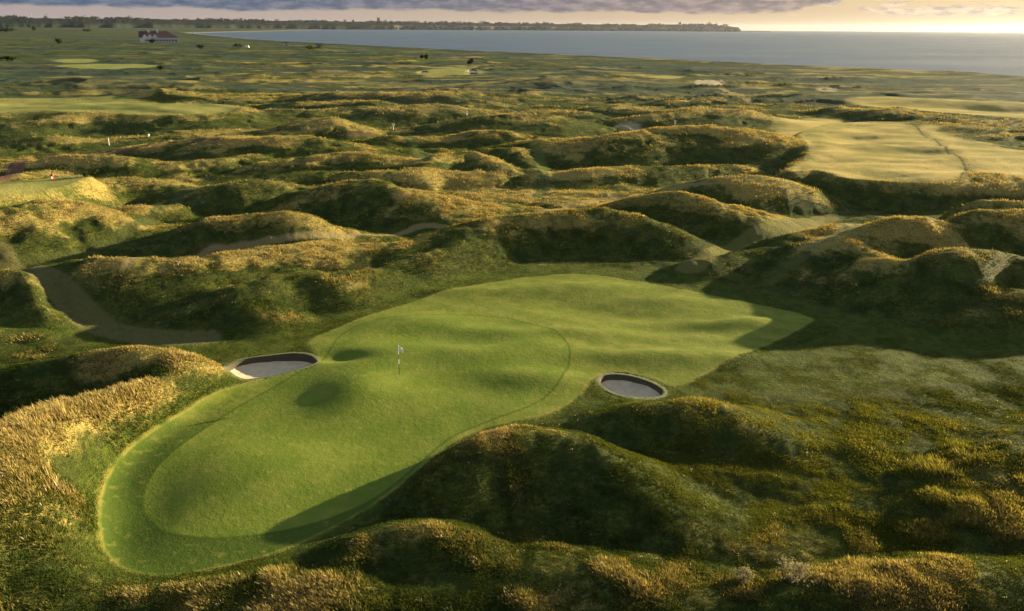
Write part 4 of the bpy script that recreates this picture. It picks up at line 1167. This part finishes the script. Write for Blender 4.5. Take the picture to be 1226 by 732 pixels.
tx = [1075,1082,1089,1095,1101,1107.5,1114,1121,1128.5,1132.5,1136.5,1140,1143.5,1147,1150.5,1156,1165,1174,1183.5,1191.5,1200,1210.5,1216,1222,1226]
for k, px in enumerate(tx):
    lab = f'pale offshore wind turbine on the horizon, number {k + 1} of the row counted from the left'
    if k == 0: T0 = turbine(px, 21500, lab)
    else: turbine(px, 21500 - 600 * (px > 1150) - 400 * (px > 1180) + (k % 3) * 300, lab, T0)

# ------------------------------------------------------------------ haze
m, nt = new_mat('haze_air'); b = NB(nt)
pv = b.n('ShaderNodeVolumePrincipled'); pv.inputs['Density'].default_value = HAZE_D = 9.5e-6
pv.inputs['Color'].default_value = (.75, .78, .90, 1); pv.inputs['Anisotropy'].default_value = .72
o = b.n('ShaderNodeOutputMaterial'); b.l(pv.outputs[0], o.inputs['Volume'])
q = MB(); q.box((5000, 8000, 90), (64000, 62000, 220)); hz = q.build('haze', m); hz['kind'] = 'stuff'

# ------------------------------------------------------------------ sky, sun
W = bpy.data.worlds.new('World'); bpy.context.scene.world = W; W.use_nodes = True
nt = W.node_tree; nt.nodes.clear(); b = NB(nt)
sky = b.n('ShaderNodeTexSky'); sky.sky_type = 'NISHITA'; sky.sun_disc = False
sky.sun_elevation = R(SUN_EL); sky.sun_rotation = R(SUN_AZ)
sky.air_density = 1.2; sky.dust_density = 2.2; sky.ozone_density = 1.2
tc = b.n('ShaderNodeTexCoord'); sp = b.n('ShaderNodeSeparateXYZ'); b.l(tc.outputs['Generated'], sp.inputs[0])
az = b.math('ARCTAN2', sp.outputs[0], sp.outputs[1])       # radians right of +Y
el = b.math('MULTIPLY', b.math('ARCSINE', sp.outputs[2]), 57.2958)
azd = b.math('MULTIPLY', az, 57.2958)
cv = b.n('ShaderNodeCombineXYZ'); b.l(azd, cv.inputs[0]); b.l(b.math('MULTIPLY', el, 4.0), cv.inputs[1])
n1 = b.noise(cv.outputs[0], .16, 6, .55); n2 = b.noise(cv.outputs[0], .8, 5, .6); n3 = b.noise(cv.outputs[0], .35, 5, .6)
# main bank: its base sits about 1.2 degrees up, ends right of the middle
base = b.math('ADD', .98, b.math('MULTIPLY', b.math('SUBTRACT', n1, .5), .9))
base = b.math('ADD', base, b.math('MULTIPLY', b.math('SUBTRACT', n2, .5), .35))
base = b.math('ADD', base, b.mapr(azd, 17, 24, 0, 1.2))
bank = b.mapr(b.math('SUBTRACT', el, base), -.04, .22)
# small cumulus to the right
cum = b.math('MULTIPLY', b.mapr(n3, .50, .58), b.mapr(azd, 15, 20))
cum = b.math('MULTIPLY', cum, b.mapr(el, .75, 1.0))
high = b.math('MULTIPLY', b.mapr(el, 3, 9), b.mapr(n1, .35, .6, .35, .85))
ccol = b.mix(b.mapr(azd, -30, 30), (.40, .62, 1.05), (1.3, 1.0, 1.0))
ccol = b.mix(b.mapr(n2, .38, .66), ccol, b.mix(b.mapr(azd, -30, 30), (.9, 1.1, 1.5), (2.6, 1.9, 1.6)))
skyc = sky.outputs[0]
glow = b.mix(b.mapr(azd, -35, 30), (2.4, 1.95, 1.9), (3.5, 2.65, 1.6))
skyc = b.mix(b.mapr(el, 0, 12, .95, 0), skyc, glow)
c1 = b.mix(cum, skyc, b.mix(b.mapr(n2, .4, .6), (2.4, 2.0, 1.7), (4.6, 3.6, 2.5)))
c1 = b.mix(b.math('MULTIPLY', bank, b.mapr(el, 3, 8, 1, 0)), c1, ccol)
c1 = b.mix(high, c1, b.mix(b.mapr(el, 15, 50), b.mix(b.mapr(azd, -5, 50), (.95, 1.45, 2.3), (3.2, 2.9, 2.8)), (3.0, 3.9, 4.8)))
bg = b.n('ShaderNodeBackground'); bg.inputs['Strength'].default_value = .05; b.l(b.mix(1.0, c1, (.78, .78, .78), 'MULTIPLY'), bg.inputs[0])
o = b.n('ShaderNodeOutputWorld'); b.l(bg.outputs[0], o.inputs[0])

sd = bpy.data.lights.new('sun', 'SUN'); sd.energy = 5.0; sd.angle = R(.5); sd.color = (1.0, .81, .48)
so = bpy.data.objects.new('sun', sd); C.objects.link(so)
dv = Vector((math.sin(R(SUN_AZ)) * math.cos(R(SUN_EL)), math.cos(R(SUN_AZ)) * math.cos(R(SUN_EL)), math.sin(R(SUN_EL))))
so.rotation_euler = dv.to_track_quat('Z', 'Y').to_euler(); so.location = (60, 60, 60)

cd = bpy.data.cameras.new('camera'); cd.sensor_width = 36; cd.lens = FPX / 1226 * 36; cd.clip_start = .5; cd.clip_end = 90000
co = bpy.data.objects.new('camera', cd); C.objects.link(co)
co.matrix_world = Matrix.Translation((0, 0, CAM_H)) @ CR.to_4x4()
sc = bpy.context.scene; sc.camera = co
sc.view_settings.view_transform = 'Standard'; sc.view_settings.look = 'None'; sc.view_settings.gamma = 1; sc.view_settings.exposure = 2.3
sc.cycles.max_bounces = 5; sc.cycles.diffuse_bounces = 2; sc.cycles.glossy_bounces = 2; sc.cycles.transmission_bounces = 2; sc.cycles.volume_bounces = 0
sc.cycles.use_denoising = True
